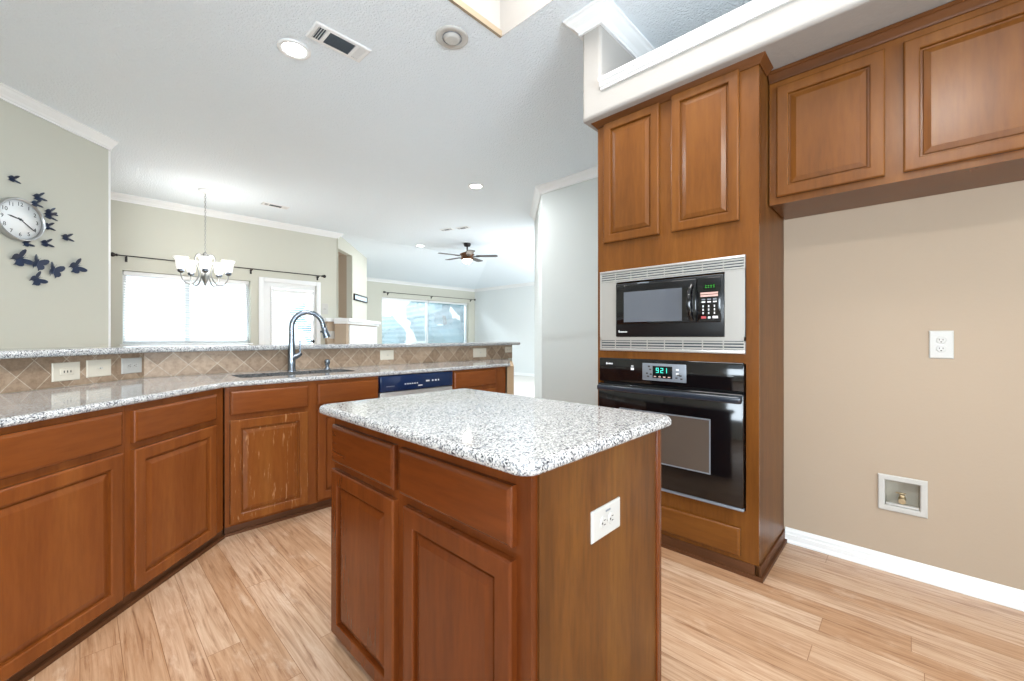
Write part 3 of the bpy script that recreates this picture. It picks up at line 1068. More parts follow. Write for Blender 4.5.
# ------------------------------------------------------------------ plates on walls
def plate(name, label, loc, rz, w, h, kind, mat, vertical=False, cat='outlet'):
    """front faces local -y; centre at loc"""
    t = thing(name, label, cat, loc, rz)
    rs = [(0, 0), (0, -0.003), (0.003, -0.0055), (0.006, -0.006)]
    MB().loft([ring_rect(-w / 2, w / 2, -h / 2, h / 2, i, y) for i, y in rs]).build('cover_plate', mat, t)
    if kind == 'duplex':
        for sgn in (-1, 1):
            c = (0, sgn * 0.0205) if vertical else (sgn * 0.0205, 0)
            r = MB().lathe([(0.0165, 0.005), (0.0165, 0.0078), (0.015, 0.0085)], (c[0], 0, c[1]), 18, 'y').build('receptacle', mat, t)
            mb = MB()
            for dx, dz, ww, hh in ((-0.006, 0.003, 0.0022, 0.008), (0.006, 0.003, 0.0022, 0.0075), (0, -0.008, 0.005, 0.005)):
                a, b = (dx, dz) if vertical else (dz, dx)
                w2, h2 = (ww, hh) if vertical else (hh, ww)
                mb.box(c[0] + a - w2 / 2, c[0] + a + w2 / 2, -0.0092, -0.0083, c[1] + b - h2 / 2, c[1] + b + h2 / 2)
            mb.build('slots', M['slot'], r)
        MB().lathe([(0.003, 0.0055), (0.003, 0.0068)], (0, 0, 0), 8, 'y').build('screw', M['nickel'], t)
    elif kind == 'toggle':
        mb = MB().box(-0.013, 0.013, -0.0075, -0.005, -0.006, 0.006)
        mb.build('switch_slot', mat, t)
        MB().box(-0.002, 0.009, -0.017, -0.007, -0.004, 0.004, 0.001).build('toggle', M['white'], t)
    elif kind == 'rocker':
        MB().box(-0.036, 0.036, -0.009, -0.005, -0.017, 0.017, 0.0015).build('rocker', mat, t)
        mb = MB()
        for k in (-1, 0, 1):
            mb.box(k * 0.017 - 0.0025, k * 0.017 + 0.0025, -0.0098, -0.0088, -0.006, 0.006)
        mb.build('buttons', M['slot'], t)
    return t


def at45(s_, d_, z):
    x, y = sd(s_, d_)
    return (x, y, z)


plate('wall_outlet', 'almond outlet plate on the angled backsplash, nearest the front end', at45(2.270, TB, 0.995), PI / 4, 0.142, 0.098, 'rocker', M['almond'])
plate('light_switch', 'almond toggle switch plate between two outlets on the angled backsplash', at45(2.450, TB, 1.0), PI / 4, 0.145, 0.098, 'toggle', M['almond'], cat='light switch')
plate('wall_outlet', 'pale outlet plate on the angled backsplash, next to the bend', at45(2.662, TB, 1.0), PI / 4, 0.142, 0.096, 'duplex', M['white'])
plate('light_switch', 'almond switch plate on the straight backsplash above the dishwasher', (2.03, TY, 1.008), 0, 0.14, 0.092, 'toggle', M['almond'], cat='light switch')
plate('wall_outlet', 'almond plate on the straight backsplash above the far cabinet', (3.215, TY, 0.998), 0, 0.20, 0.104, 'toggle', M['almond'])
plate('wall_outlet', 'almond plate tucked under the bar at the far end of the backsplash', (3.690, TY, 1.024), 0, 0.12, 0.072, 'duplex', M['almond'])
ip = plate('wall_outlet', 'white outlet plate on the oak side of the island', (1.0, IY0 - 0.006, 0.679), 0, 0.146, 0.084, 'duplex', M['white'])
MB().box(-0.008, 0.016, -0.0068, -0.0055, 0.024, 0.029).build('printed_text', M['greypanel'], ip)
plate('wall_outlet', 'white double outlet on the tan wall above the water box', (2.83, -0.107, 1.144), -PI / 2, 0.082, 0.132, 'duplex', M['white'], True)
plate('light_switch', 'white switch plate below the mantel end, right of the back door', (3.30, 7.8385, 1.22), 0, 0.16, 0.14, 'toggle', M['white'], cat='light switch')
plate('wall_thermostat', 'small white control on the dining wall beside the back door casing', (3.20, 7.96, 1.71), 0, 0.12, 0.2, 'rocker', M['white'], cat='thermostat')

# water supply box
wb = thing('water_supply_box', 'white recessed water outlet box low on the tan wall', 'water box', (2.83, 0.028, 0.395), -PI / 2)
mb = MB()
rs = [(0, 0), (0, -0.006), (0.004, -0.009), (0.022, -0.009), (0.0265, -0.004)]
mb.loft([ring_rect(-0.09, 0.09, -0.089, 0.089, i, y) for i, y in rs], False, False)
mb.build('frame', M['white'], wb)
mb = MB().loft([ring_rect(-0.064, 0.064, -0.063, 0.063, 0, -0.0045), ring_rect(-0.064, 0.064, -0.063, 0.063, 0.004, 0.058)], False, True)
mb.build('recess', M['boxgrey'], wb)
MB().lathe([(0.015, -0.057), (0.015, -0.04), (0.010, -0.034), (0.010, -0.02), (0.014, -0.018), (0.014, -0.002)], (0.0, 0, -0.034), 12, 'y').box(-0.010, 0.010, 0.018, 0.038, -0.026, -0.006, 0.003).box(-0.024, 0.014, 0.022, 0.030, -0.004, 0.003, 0.002).build('valve', M['valve'], wb)
MB().box(-0.0595, 0.0595, -0.006, 0.012, -0.0595, -0.050, 0.001).build('lower_lip', M['white'], wb)

# ------------------------------------------------------------------ oven tower
TX, TYL, TYR = 2.28, 1.431, 0.528
tw = thing('oven_cabinet', 'tall honey wooden oven tower with two upper doors and a bottom drawer', 'cabinet', (TX, TYL, 0), -PI / 2)
w = TYL - TYR
D = 2.83 - TX - 0.002
H, HX = M['honey_z'], M['honey_x']
mb = MB()
OVX0, OVX1, MWX0, MWX1 = 0.020, 0.844, 0.020, 0.848
for z0, z1 in ((0.066, 0.318), (1.046, 1.108), (1.580, 2.53)):
    mb.box(0.0185, OVX1 + 0.003, 0, 0.02, z0, z1)
mb.box(0, 0.0185, 0, 0.02, 0.066, 2.53).box(OVX1 + 0.003, w, 0, 0.02, 0.066, 2.53)
mb.build('face_frame', H, tw)
mb = MB()
mb.box(0, 0.0185, 0.02, D, 0.0, 2.53)
mb.box(0.0185, w - 0.018, 0.02, D, 0.066, 0.10).box(0.0185, w - 0.018, 0.02, D, 1.07, 1.09).box(0.0185, w - 0.018, 0.02, D, 1.60, 1.62).box(0.0185, w - 0.018, 0.02, D, 2.51, 2.53)
mb.box(0.0185, w - 0.018, D - 0.01, D, 0.10, 2.51)
mb.build('carcass', H, tw)
MB().box(w - 0.018, w, 0.02, D, 0.0, 2.53).build('side_panel', M['oak_z'], tw)
MB().box(0.0185, w - 0.0185, -0.004, 0.018, 0.0, 0.0655).box(w + 0.0005, w + 0.008, 0.0, D, 0.0, 0.066).prism([(0, -0.016), (w + 0.02, -0.016), (w + 0.02, D), (w + 0.0085, D), (w + 0.0085, -0.0045), (0, -0.0045)], 0.0, 0.018).build('toe_kick', M['toe'], tw)


def tly(y):
    return TYL - y


raised_door(tly(1.379), tly(1.023), 1.762, 2.505, 0.023, 0.050).build('door', H, tw)
raised_door(tly(0.953), tly(0.612), 1.760, 2.512, 0.023, 0.050).build('door', H, tw)
slab_front(tly(1.385), tly(0.606), 0.092, 0.230).build('drawer_front', HX, tw)
WC = [(0, 0), (0.006, 0), (0.008, 0.004), (0.012, 0.010), (0.040, 0.040), (0.048, 0.042), (0.048, 0.052), (0, 0.052)]
MB().sweep([(w, 0.135), (w, 0), (0, 0), (0, D)], WC, 2.502).build('crown_moulding', M['crownwood'], tw)

# built-in microwave with trim kit
mw = thing('microwave', 'black microwave built into the tower inside a stainless trim kit', 'microwave', (TX, TYL, 0), -PI / 2)
z0, z1 = 1.096, 1.586
x0, x1 = 0.024, 0.846
mb = MB()
mb.box(x0, x1, -0.014, -0.001, 1.512, 1.518).box(x0, x1, -0.016, -0.001, 1.574, z1, 0.002)
mb.box(x0, x1, -0.014, -0.001, 1.160, 1.180).box(x0, x1, -0.016, -0.001, z0, 1.113, 0.002)
mb.box(x0, 0.135, -0.012, -0.001, 1.18, 1.512).box(0.752, x1, -0.012, -0.001, 1.18, 1.512)
mb.box(x0, x0 + 0.006, -0.014, -0.001, z0, z1).box(x1 - 0.006, x1, -0.014, -0.001, z0, z1)
mb.build('trim_frame', M['steel'], mw)
for za, zb, n in ((1.518, 1.574, 4), (1.113, 1.160, 3)):
    v = MB().box(x0 + 0.006, x1 - 0.006, -0.003, -0.001, za, zb).build('vent_grille', M['duct'], mw)
    mb = MB()
    for k in range(n):
        zz = za + (zb - za) * (k + 0.5) / n
        mb.box(x0 + 0.006, x1 - 0.006, -0.012, -0.003, zz - 0.0042, zz + 0.0042)
    for k in range(1, 8):
        xx = x0 + (x1 - x0) * k / 8
        mb.box(xx - 0.003, xx + 0.003, -0.0045, -0.003, za, zb)
    mb.build('louvre', M['steel'], v)
bx0, bx1 = 0.138, 0.749
MB().box(bx0, bx1, 0.0, 0.36, 1.185, 1.500).build('oven_box', M['blacksatin'], mw)
MB().box(bx0, bx1, -0.020, -0.0005, 1.182, 1.502, 0.004).build('front_frame', M['blacksatin'], mw)
mdoor = MB().box(bx0 + 0.012, 0.618, -0.034, -0.020, 1.256, 1.488, 0.004).build('door', M['blackgloss'], mw)
MB().box(0.200, 0.545, -0.0352, -0.034, 1.268, 1.446).build('door_window', M['glassreflect'], mdoor)
MB().tube([(0.596, -0.034, 1.272), (0.592, -0.058, 1.30), (0.590, -0.064, 1.36), (0.592, -0.058, 1.42), (0.596, -0.034, 1.452)], 0.0115, 10).build('handle', M['blackgloss'], mdoor)
mp = MB().box(0.622, 0.738, -0.030, -0.020, 1.256, 1.488, 0.003).build('control_panel', M['blackgloss'], mw)
dp = MB().box(0.655, 0.715, -0.0312, -0.030, 1.425, 1.455).build('display', M['ledface'], mp)
mb = MB()
for k, x in enumerate((0.664, 0.677, 0.690, 0.703)):
    mb.box(x, x + 0.0065, -0.0318, -0.0312, 1.436, 1.4385).box(x, x + 0.0065, -0.0318, -0.0312, 1.4445, 1.447)
mb.build('digits', M['ledgreen'], mp)
mb = MB()
for zz in (1.394, 1.407):
    mb.box(0.640, 0.726, -0.0312, -0.030, zz - 0.005, zz + 0.005)
mb.build('button_bar', M['markpink'], mp)
for r, zz in enumerate((1.375, 1.362)):
    for c in range(3):
        x = 0.646 + c * 0.028
        MB().box(x, x + 0.018, -0.0312, -0.030, zz - 0.0035, zz + 0.0035).build('button', M['mark'] if r else M['greypanel'], mp)
for r, zz in enumerate((1.340, 1.322, 1.304)):
    for c in range(3):
        x = 0.650 + c * 0.028
        MB().box(x, x + 0.006, -0.0312, -0.030, zz - 0.005, zz + 0.005).build('button', M['mark'], mp)
MB().box(0.644, 0.668, -0.0312, -0.030, 1.276, 1.288).build('button', M['red'], mp)
MB().box(0.678, 0.690, -0.0312, -0.030, 1.276, 1.286).build('button', M['mark'], mp)
MB().box(0.700, 0.726, -0.0312, -0.030, 1.276, 1.288).build('button', M['mark'], mp)
mb = MB().box(0.158, 0.163, -0.0212, -0.020, 1.207, 1.221)
for k in range(6):
    mb.box(0.165 + k * 0.0085, 0.171 + k * 0.0085, -0.0212, -0.020, 1.207, 1.214)
mb.build('logo_mark', M['mark'], mw)
MB().box(0.28, 0.35, -0.0212, -0.020, 1.492, 1.498).build('badge', M['greypanel'], mw)

# wall oven
ov = thing('wall_oven', 'black wall oven with glass door and long handle below the microwave', 'oven', (TX, TYL, 0), -PI / 2)
MB().box(0.03, 0.832, 0.0215, 0.50, 0.325, 1.035).build('oven_box', M['blacksatin'], ov)
MB().box(0.022, 0.842, -0.020, -0.0005, 0.906, 1.052, 0.006).build('control_panel', M['blackgloss'], ov)
cp = MB().box(0.312, 0.563, -0.0235, -0.020, 0.932, 1.030, 0.002).build('keypad', M['greypanel'], ov)
MB().box(0.375, 0.488, -0.0248, -0.0235, 0.948, 1.016).build('display', M['ledface'], cp)
mb = MB()


def seg7(mb, x, z, wd, ht, segs, y):
    th = wd * 0.22
    geo = {'a': (x, x + wd, z + ht - th, z + ht), 'g': (x, x + wd, z + ht / 2 - th / 2, z + ht / 2 + th / 2), 'd': (x, x + wd, z, z + th),
           'f': (x, x + th, z + ht / 2, z + ht), 'b': (x + wd - th, x + wd, z + ht / 2, z + ht), 'e': (x, x + th, z, z + ht / 2), 'c': (x + wd - th, x + wd, z, z + ht / 2)}
    for q in segs:
        a, b, c, d = geo[q]
        mb.box(a, b, y, y + 0.001, c, d)


seg7(mb, 0.395, 0.978, 0.016, 0.028, 'abcdfg', -0.0256)
seg7(mb, 0.421, 0.978, 0.016, 0.028, 'abged', -0.0256)
seg7(mb, 0.442, 0.978, 0.016, 0.028, 'bc', -0.0256)
mb.build('digits', M['led'], cp)
for k in range(4):
    MB().box(0.382 + k * 0.027, 0.396 + k * 0.027, -0.0252, -0.0245, 0.953, 0.959).build('button', M['markpink'], cp)
for x, z in ((0.347, 1.012), (0.355, 0.995), (0.335, 0.972), (0.358, 0.968), (0.342, 0.955), (0.505, 0.955), (0.527, 0.968), (0.532, 0.951), (0.515, 0.972)):
    MB().box(x, x + 0.012, -0.0245, -0.0235, z - 0.004, z + 0.004).build('button', M['slot'], cp)
for z in (1.0, 0.978):
    MB().box(0.508, 0.524, -0.0245, -0.0235, z - 0.005, z + 0.005).build('button', M['mark'], cp)
mb = MB()
for k in range(5):
    mb.box(0.072 + k * 0.0095, 0.079 + k * 0.0095, -0.0212, -0.020, 1.013 - (0.0 if k else 0.002), 1.021 + (0.0 if k else 0.003))
mb.build('logo_mark', M['mark'], ov)
MB().box(0.238, 0.258, -0.0212, -0.020, 0.985, 0.999).box(0.241, 0.255, -0.0212, -0.020, 1.006, 1.011).build('lock_mark', M['mark'], ov)
od = MB().box(0.022, 0.842, -0.030, -0.0005, 0.335, 0.896, 0.006).build('door', M['blackgloss'], ov)
rect_frame(MB(), 0.170, 0.690, 0.470, 0.756, 0.007, -0.0315, -0.030).build('window_border', M['greypanel'], od)
MB().box(0.177, 0.683, -0.0308, -0.030, 0.477, 0.749).build('door_window', M['ovenwin'], od)
MB().box(0.030, 0.838, -0.066, -0.044, 0.852, 0.888, 0.011, 3).box(0.05, 0.09, -0.054, -0.030, 0.866, 0.882).box(0.774, 0.814, -0.054, -0.030, 0.866, 0.882).build('handle', M['handleblack'], od)
MB().box(0.022, 0.842, -0.026, -0.0005, 0.318, 0.333, 0.004).build('lower_vent', M['greypanel'], ov)

# ------------------------------------------------------------------ cabinets over the fridge space
FX = 2.46
fcab = thing('upper_cabinet', 'honey wooden wall cabinet with two raised doors over the empty fridge space', 'cabinet', (FX, 0.522, 0), -PI / 2)
fw_ = 0.96
fd_ = 2.83 - FX - 0.002
MB().box(0, fw_, 0.02, fd_, 1.858, 2.53).build('carcass', M['honey_z'], fcab)
MB().box(0, fw_, 0, 0.02, 1.855, 2.53).build('face_frame', H, fcab)
raised_door(0.034, 0.443, 1.888, 2.446, 0.021, 0.052).build('door', H, fcab)
raised_door(0.502, 0.93, 1.886, 2.444, 0.021, 0.052).build('door', H, fcab)
MB().sweep([(fw_, 0.0), (0.0, 0.0)], [(0, 0), (0.006, 0), (0.01, 0.008), (0.028, 0.034), (0.032, 0.036), (0.032, 0.052), (0, 0.052)], 2.478).build('crown_moulding', M['crownwood'], fcab)

# ------------------------------------------------------------------ lights and things on the ceiling


def can_light(label, x, y, r, lit, power, color=(1, 0.95, 0.88)):
    t = thing('recessed_light', label, 'ceiling light', (x, y, CEIL))
    MB().lathe([(r, 0), (r, -0.006), (r * 0.92, -0.011), (r * 0.74, -0.008), (r * 0.70, -0.002)], (0, 0, 0), 32, cap=False).build('trim_ring', M['trim'], t)
    MB().lathe([(r * 0.72, -0.002), (r * 0.70, -0.003), (0.001, -0.0035)], (0, 0, 0), 28).build('lens', M['bulb'] if lit else M['white'], t)
    if lit and power > 0:
        area('recessed_lamp', (x, y, CEIL - 0.02), (x, y, 0), r * 1.3, 0, power, color, 'DISK')
    return t


can_light('lit recessed ceiling light beside the large air vent', 1.026, 3.072, 0.105, True, 16, (0.95, 0.98, 1.0))
can_light('lit recessed ceiling light over the far end of the bar', 3.614, 4.126, 0.105, True, 28, (0.95, 0.98, 1.0))
can_light('lit recessed ceiling light near the ceiling fan', 5.134, 7.70, 0.105, True, 28, (0.95, 0.98, 1.0))
can_light('lit recessed ceiling light overhead, glaring back from the cabinet over the fridge space', -0.36, -0.22, 0.105, True, 28, (1, 0.94, 0.86))
ey = thing('recessed_light', 'unlit round recessed eyeball light beside the ceiling light well', 'ceiling light', (1.709, 2.191, CEIL))
EYR = 0.107
MB().lathe([(EYR, 0), (EYR, -0.008), (EYR * 0.9, -0.013), (EYR * 0.62, -0.010), (EYR * 0.56, -0.002)], (0, 0, 0), 32, cap=False).build('trim_ring', M['white'], ey)
MB().lathe([(EYR * 0.56, -0.001), (EYR * 0.52, -0.014), (EYR * 0.40, -0.026), (EYR * 0.36, -0.027), (0.001, -0.030)], (0, 0, 0), 28).build('eyeball', M['white'], ey)
MB().lathe([(EYR * 0.60, -0.0085), (EYR * 0.60, -0.0115), (EYR * 0.56, -0.0115), (EYR * 0.56, -0.0085)], (0, 0, 0), 28, cap=False).build('gap_ring', M['greypanel'], ey)

# fluorescent panel up in the well
fl = thing('fluorescent_light', 'glowing panel up inside the ceiling light well', 'ceiling light', (1.243, 0.859, CEIL + WELLH - 0.03))
MB().box(-0.5, 0.5, -0.8, 0.8, 0.0, 0.03).build('housing', M['trim'], fl)
area('well_lamp', (1.243, 0.859, CEIL + WELLH - 0.05), (1.243, 0.859, 0), 0.9, 1.5, 46, (1.0, 0.98, 0.96))


def ceiling_vent(label, cx, cy, L, Wd, rz, dark, detail=True):
    t = thing('air_vent', label, 'air vent', (cx, cy, CEIL), rz)
    mb = MB()
    a, b = L / 2, Wd / 2
    rs = [(0.0, 0.0), (0.002, -0.006), (0.008, -0.010), (0.03, -0.008)]
    mb.loft([[(-a + i, -b + i, z), (a - i, -b + i, z), (a - i, b - i, z), (-a + i, b - i, z)] for i, z in rs], False, False)
    for x in ((-0.33, -0.29), (0.13, 0.17)) if False else ((-0.105, -0.085), (0.085, 0.105)):
        mb.box(x[0] * L / 0.37, x[1] * L / 0.37, -b + 0.03, b - 0.03, -0.010, -0.003)
    mb.build('frame', M['trim'], t)
    MB().box(-a + 0.02, a - 0.02, -b + 0.02, b - 0.02, -0.002, -0.0005).build('duct_opening', M['duct'], t)
    mb = MB()
    xs = [(-0.152 + 0.0145 * k) for k in range(5)] + [(0.108 + 0.012 * k) for k in range(5)]
    for q, x in enumerate(xs):
        if q == 5:
            mb.build('louvre', M['trim'] if not dark else M['greypanel'], t)
            mb = MB()
        x *= L / 0.37
        tl = -0.009 if x > 0 else 0.001
        mb.add([(x, -b + 0.03, -0.0095), (x, b - 0.03, -0.0095), (x + tl, b - 0.03, -0.002), (x + tl, -b + 0.03, -0.002), (x + 0.002, -b + 0.03, -0.0095), (x + 0.002, b - 0.03, -0.0095), (x + tl + 0.002, b - 0.03, -0.002), (x + tl + 0.002, -b + 0.03, -0.002)],
               [(0, 1, 2, 3), (7, 6, 5, 4), (0, 4, 5, 1), (3, 2, 6, 7), (0, 3, 7, 4), (1, 5, 6, 2)])
    mb.build('louvre', M['trim'] if not dark else M['greypanel'], t)
    mb = MB()
    n = 9
    for k in range(n):
        y = -b + 0.03 + (Wd - 0.06) * (k + 0.5) / n
        mb.box(-0.085 * L / 0.37, 0.085 * L / 0.37, y - 0.0012, y + 0.0012, -0.009, -0.002)
    mb.build('grille', M['duct2'], t)
    return t


ceiling_vent('large white ceiling air vent with dark middle grille beside the recessed light', 1.215, 2.785, 0.372, 0.185, 0, False)
ceiling_vent('small white ceiling air vent past the chandelier', 2.05, 6.93, 0.36, 0.14, 0, False)
ceiling_vent('thin ceiling air vent left of a twin, near the fan', 4.70, 6.18, 0.26, 0.12, PI / 2 + 0.3, True)
ceiling_vent('thin ceiling air vent right of a twin, near the fan', 4.83, 5.87, 0.26, 0.12, PI / 2 + 0.3, True)

# ceiling fan
fan = thing('ceiling_fan', 'dark five-bladed ceiling fan with a small lamp over the living room', 'ceiling fan', (5.70, 6.79, CEIL))
MB().lathe([(0.075, 0), (0.078, -0.03), (0.06, -0.065), (0.02, -0.075)], (0, 0, 0), 24).build('canopy', M['rodmetal'], fan)
MB().tube([(0, 0, -0.07), (0, 0, -0.19)], 0.016, 10).build('downrod', M['rodmetal'], fan)
MB().lathe([(0.03, -0.17), (0.09, -0.20), (0.15, -0.225), (0.155, -0.245), (0.13, -0.26), (0.13, -0.30), (0.15, -0.32), (0.12, -0.345), (0.06, -0.35)], (0, 0, 0), 28).build('motor_housing', M['bronze'], fan)
MB().lathe([(0.10, -0.345), (0.105, -0.36), (0.085, -0.40), (0.05, -0.425), (0.012, -0.435)], (0, 0, 0), 24).build('lamp_bowl', M['fanlens'], fan)
MB().lathe([(0.012, -0.43), (0.014, -0.445), (0.004, -0.46)], (0, 0, 0), 10).build('finial', M['rodmetal'], fan)
for k in range(5):
    a = math.radians(-40 - 10) + 2 * PI * k / 5
    rot = Matrix.Rotation(a, 3, 'Z')
    tilt = Matrix.Rotation(math.radians(-5), 3, 'X')
    out = [(0.20, -0.055), (0.40, -0.068), (0.60, -0.075), (0.64, -0.065), (0.655, 0.0), (0.64, 0.065), (0.60, 0.075), (0.40, 0.068), (0.20, 0.055)]
    rings = [[rot @ (tilt @ Vector((x, y, z)) ) + Vector((0, 0, -0.275)) for x, y in out] for z in (-0.004, 0.004)]
    bl = MB().loft(rings).build('blade', M['bladewood'], fan)
    rings = [[rot @ (tilt @ Vector((x, y, z))) + Vector((0, 0, -0.285)) for x, y in ((0.11, -0.02), (0.2, -0.04), (0.27, -0.03), (0.27, 0.03), (0.2, 0.04), (0.11, 0.02))] for z in (-0.004, 0.004)]
    MB().loft(rings).build('blade_iron', M['rodmetal'], bl)

# chandelier
ch = thing('chandelier', 'five-arm pale metal chandelier with white bell shades in the dining area', 'chandelier', (1.175, 6.885, CEIL))
MB().lathe([(0.082, 0), (0.085, -0.012), (0.07, -0.025), (0.03, -0.033), (0.012, -0.05)], (0, 0, 0), 24).build('canopy', M['trim'], ch)
mb = MB()
z = -0.05
k = 0
while z > -0.83:
    pr = []
    for i in range(9):
        a = 2 * PI * i / 8
        x = 0.009 * math.cos(a)
        pr.append(((x, 0, z - 0.018 + 0.02 * math.sin(a)) if k % 2 else (0, x, z - 0.018 + 0.02 * math.sin(a))))
    mb.tube(pr, 0.0028, 5, False)
    z -= 0.032
    k += 1
mb.build('chain', M['chandmetal'], ch)
MB().lathe([(0.006, -0.834), (0.02, -0.854), (0.03, -0.874), (0.018, -0.904), (0.012, -0.954), (0.014, -1.084), (0.03, -1.134), (0.05, -1.174), (0.03, -1.224), (0.02, -1.254), (0.012, -1.284), (0.003, -1.304)], (0, 0, 0), 20).build('stem', M['chandmetal'], ch)
for k in range(5):
    a = math.radians(-99.7) + 2 * PI * k / 5
    ca, sa = math.cos(a), math.sin(a)
    prof = [(0.02, -0.914), (0.05, -0.874), (0.09, -0.884), (0.115, -0.934), (0.11, -1.004), (0.08, -1.084), (0.07, -1.154), (0.10, -1.234), (0.15, -1.284), (0.215, -1.274), (0.258, -1.214), (0.268, -1.144)]
    # smooth the arm by subdividing
    pp = []
    for i in range(len(prof) - 1):
        p0, p1 = Vector(prof[i]), Vector(prof[i + 1])
        pm0 = Vector(prof[max(i - 1, 0)])
        pm1 = Vector(prof[min(i + 2, len(prof) - 1)])
        for q in range(4):
            u = q / 4
            pp.append(0.5 * ((2 * p0) + (p1 - pm0) * u + (2 * pm0 - 5 * p0 + 4 * p1 - pm1) * u * u + (3 * p0 - pm0 - 3 * p1 + pm1) * u ** 3))
    pp.append(Vector(prof[-1]))
    arm = MB().tube([(ca * p.x, sa * p.x, p.y) for p in pp], 0.0085, 8).build('arm', M['chandmetal'], ch)
    c = (ca * 0.268, sa * 0.268, 0)
    MB().lathe([(0.012, -1.154), (0.036, -1.139), (0.038, -1.119), (0.030, -1.094), (0.02, -1.089)], c, 18).build('shade_cup', M['faucetmetal'], arm)
    MB().lathe([(0.028, -1.109), (0.046, -1.099), (0.053, -1.064), (0.056, -1.024), (0.062, -0.989), (0.077, -0.959), (0.083, -0.949), (0.080, -0.946), (0.058, -0.987), (0.052, -1.024), (0.045, -1.074)], c, 24, cap=False).build('lamp_shade', M['shadeglass'], arm)

pl = bpy.data.lights.new('chandelier_lamp', 'POINT')
pl.energy = 24
pl.color = (1.0, 0.96, 0.9)
pl.shadow_soft_size = 0.3
plo = bpy.data.objects.new('chandelier_lamp', pl)
COL.objects.link(plo)
plo.location = (1.175, 6.885, CEIL - 0.93)

# ------------------------------------------------------------------ clock and butterflies on the angled wall
CD = -5.67
ck = thing('wall_clock', 'round wall clock with silver rim on the pale angled wall', 'clock', at45(3.495, CD, 2.147), PI / 4)
CR = 0.170
MB().lathe([(CR, 0), (CR + 0.004, 0.004), (CR + 0.004, 0.05), (CR, 0.056), (CR - 0.010, 0.053), (CR - 0.014, 0.034)], (0, 0, 0), 48, 'y', cap=False).build('rim', M['nickel'], ck)
MB().lathe([(CR - 0.014, 0.002), (CR - 0.014, 0.032), (0.0005, 0.032)], (0, 0, 0), 48, 'y').build('dial', M['clockface'], ck)


def text_mesh(txt, size):
    cu = bpy.data.curves.new('numeral', 'FONT')
    cu.body = txt
    cu.size = size
    cu.align_x = 'CENTER'
    cu.align_y = 'CENTER'
    cu.extrude = 0.0004
    ob = bpy.data.objects.new('numeral', cu)
    COL.objects.link(ob)
    dg = bpy.context.evaluated_depsgraph_get()
    me = bpy.data.meshes.new_from_object(ob.evaluated_get(dg))
    bpy.data.objects.remove(ob)
    return me


for k in range(1, 13):
    me = text_mesh(str(k), 0.044)
    a = PI / 2 - k * PI / 6
    for v in me.vertices:
        x, y, z = v.co
        v.co = (x + 0.124 * math.cos(a), -0.0326 - z, y + 0.124 * math.sin(a))
    me.materials.append(M['ink'])
    nb = bpy.data.objects.new('numeral', me)
    COL.objects.link(nb)
    nb.parent = ck


def hand(name, ang, L, wd, y):
    a = PI / 2 - math.radians(ang)
    d = Vector((math.cos(a), 0, math.sin(a)))
    n = Vector((-d.z, 0, d.x))
    out = [d * -0.02 + n * wd * 0.6, d * -0.02 - n * wd * 0.6, d * L * 0.7 - n * wd, d * L, d * L * 0.7 + n * wd]
    MB().loft([[(p.x, y, p.z) for p in out], [(p.x, y - 0.0012, p.z) for p in out]]).build(name, M['ink'], ck)


hand('hour_hand', 281, 0.095, 0.006, -0.0345)
hand('minute_hand', 126, 0.142, 0.0045, -0.0365)
MB().lathe([(0.009, 0.033), (0.009, 0.039), (0.004, 0.041)], (0, 0, 0), 14, 'y').build('hub', M['ink'], ck)

half = [(0.0, 0.22), (0.16, 0.48), (0.42, 0.74), (0.70, 0.84), (0.86, 0.70), (0.84, 0.42), (0.70, 0.18), (0.52, 0.04), (0.66, -0.10), (0.70, -0.34), (0.58, -0.54), (0.40, -0.62), (0.30, -0.84), (0.22, -0.58), (0.10, -0.40), (0.0, -0.24)]


def make_butterfly(label, sc, fold):
    t = thing('butterfly', label, 'butterfly decoration', (0, 0, 0), 0, 'dark blue butterflies around the wall clock')
    for sgn in (-1, 1):
        c, s_ = math.cos(fold), math.sin(fold)
        r0 = [(sgn * x * c * sc, -0.004 - x * s_ * sc, z * sc) for x, z in half]
        r1 = [(sgn * x * c * sc, -0.0055 - x * s_ * sc, z * sc) for x, z in half]
        MB().loft([r0, r1]).build('wing', M['butterfly'], t)
    MB().tube([(0, -0.004, -0.45 * sc), (0, -0.006, 0), (0, -0.006, 0.38 * sc), (0, -0.005, 0.52 * sc)], [0.02 * sc, 0.07 * sc, 0.07 * sc, 0.04 * sc], 8).tube([(0, -0.006, 0.5 * sc), (0.16 * sc, -0.012, 0.8 * sc)], 0.012 * sc, 4).tube([(0, -0.006, 0.5 * sc), (-0.16 * sc, -0.012, 0.8 * sc)], 0.012 * sc, 4).build('body', M['butterfly'], t)
    return t


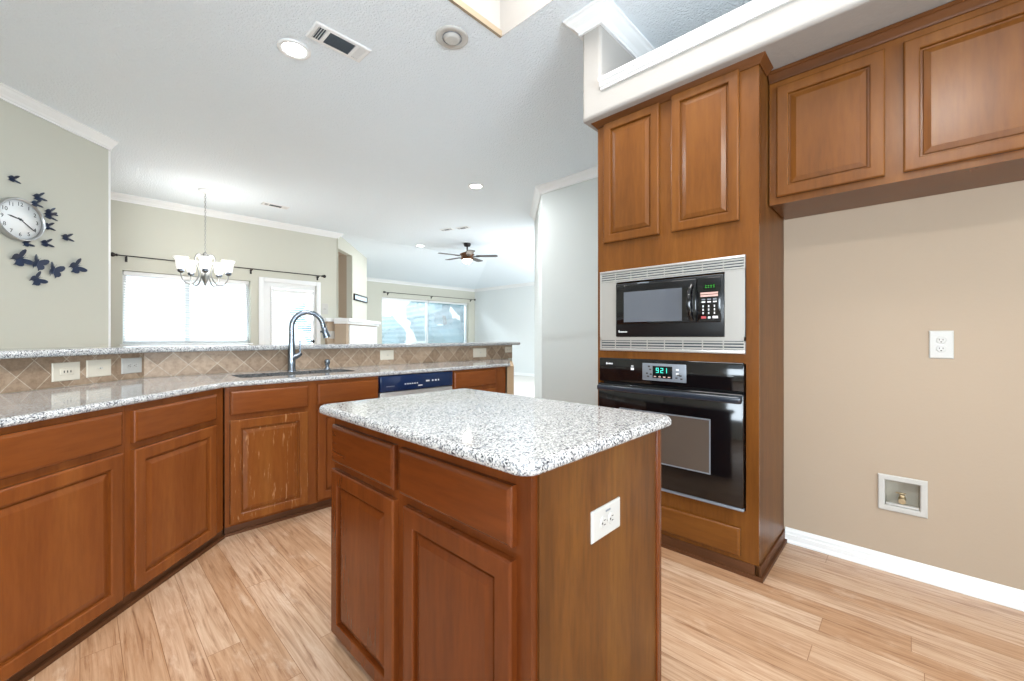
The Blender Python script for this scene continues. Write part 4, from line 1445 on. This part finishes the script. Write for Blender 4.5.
# (s, z, size, rotation about the wall normal, folded?) and what singles each one out
BF = [
    (3.463, 2.468, 0.050, 80, 1, 'small dark blue butterfly highest of all, above the clock'),
    (3.646, 2.383, 0.058, 70, 1, 'small dark blue butterfly second from the top, above right of the clock'),
    (3.580, 2.305, 0.050, 75, 1, 'small dark blue butterfly perched on the upper rim of the clock'),
    (3.736, 2.280, 0.056, 70, 1, 'small dark blue butterfly off the clock rim beside the two'),
    (3.685, 2.232, 0.060, 85, 1, 'small dark blue butterfly touching the clock beside the numeral two'),
    (3.719, 2.150, 0.056, 80, 1, 'small dark blue butterfly just right of the clock at the three'),
    (3.876, 2.091, 0.058, 80, 1, 'small dark blue butterfly standing farthest from the clock on its own'),
    (3.704, 1.999, 0.058, 75, 1, 'small dark blue butterfly below right of the clock'),
    (3.563, 1.965, 0.048, 70, 1, 'small dark blue butterfly directly under the clock by the six'),
    (3.512, 1.825, 0.085, 60, 0, 'large dark blue butterfly at the near end of the lower row'),
    (3.646, 1.812, 0.076, 20, 0, 'large dark blue butterfly in the lower row directly above the lowest one'),
    (3.775, 1.770, 0.080, 15, 0, 'large dark blue butterfly between two others in the lower row, wings spread'),
    (3.636, 1.672, 0.072, 55, 0, 'large dark blue butterfly lowest of all on the clock wall'),
    (3.962, 1.835, 0.085, 60, 0, 'large dark blue butterfly at the far end of the lower row'),
]
proto = {}
for s_, z_, size, rot, folded, lab in BF:
    if folded not in proto:
        root = make_butterfly(lab, 1.0, 0.75 if folded else 0.45)
        proto[folded] = root
    else:
        src = proto[folded]
        root = src.copy()
        COL.objects.link(root)
        for chd in list(src.children):
            c2 = chd.copy()
            COL.objects.link(c2)
            c2.parent = root
        root['label'] = lab
    on_clock = 'perched on the upper rim' in lab or 'touching the clock' in lab
    x, y = sd(s_, CD + (0.075 if on_clock else 0.002))
    root.location = (x, y, z_)
    root.scale = (size, size, size)
    root.rotation_euler = (Matrix.Rotation(PI / 4, 4, 'Z') @ Matrix.Rotation(math.radians(rot), 4, 'Y')).to_euler()
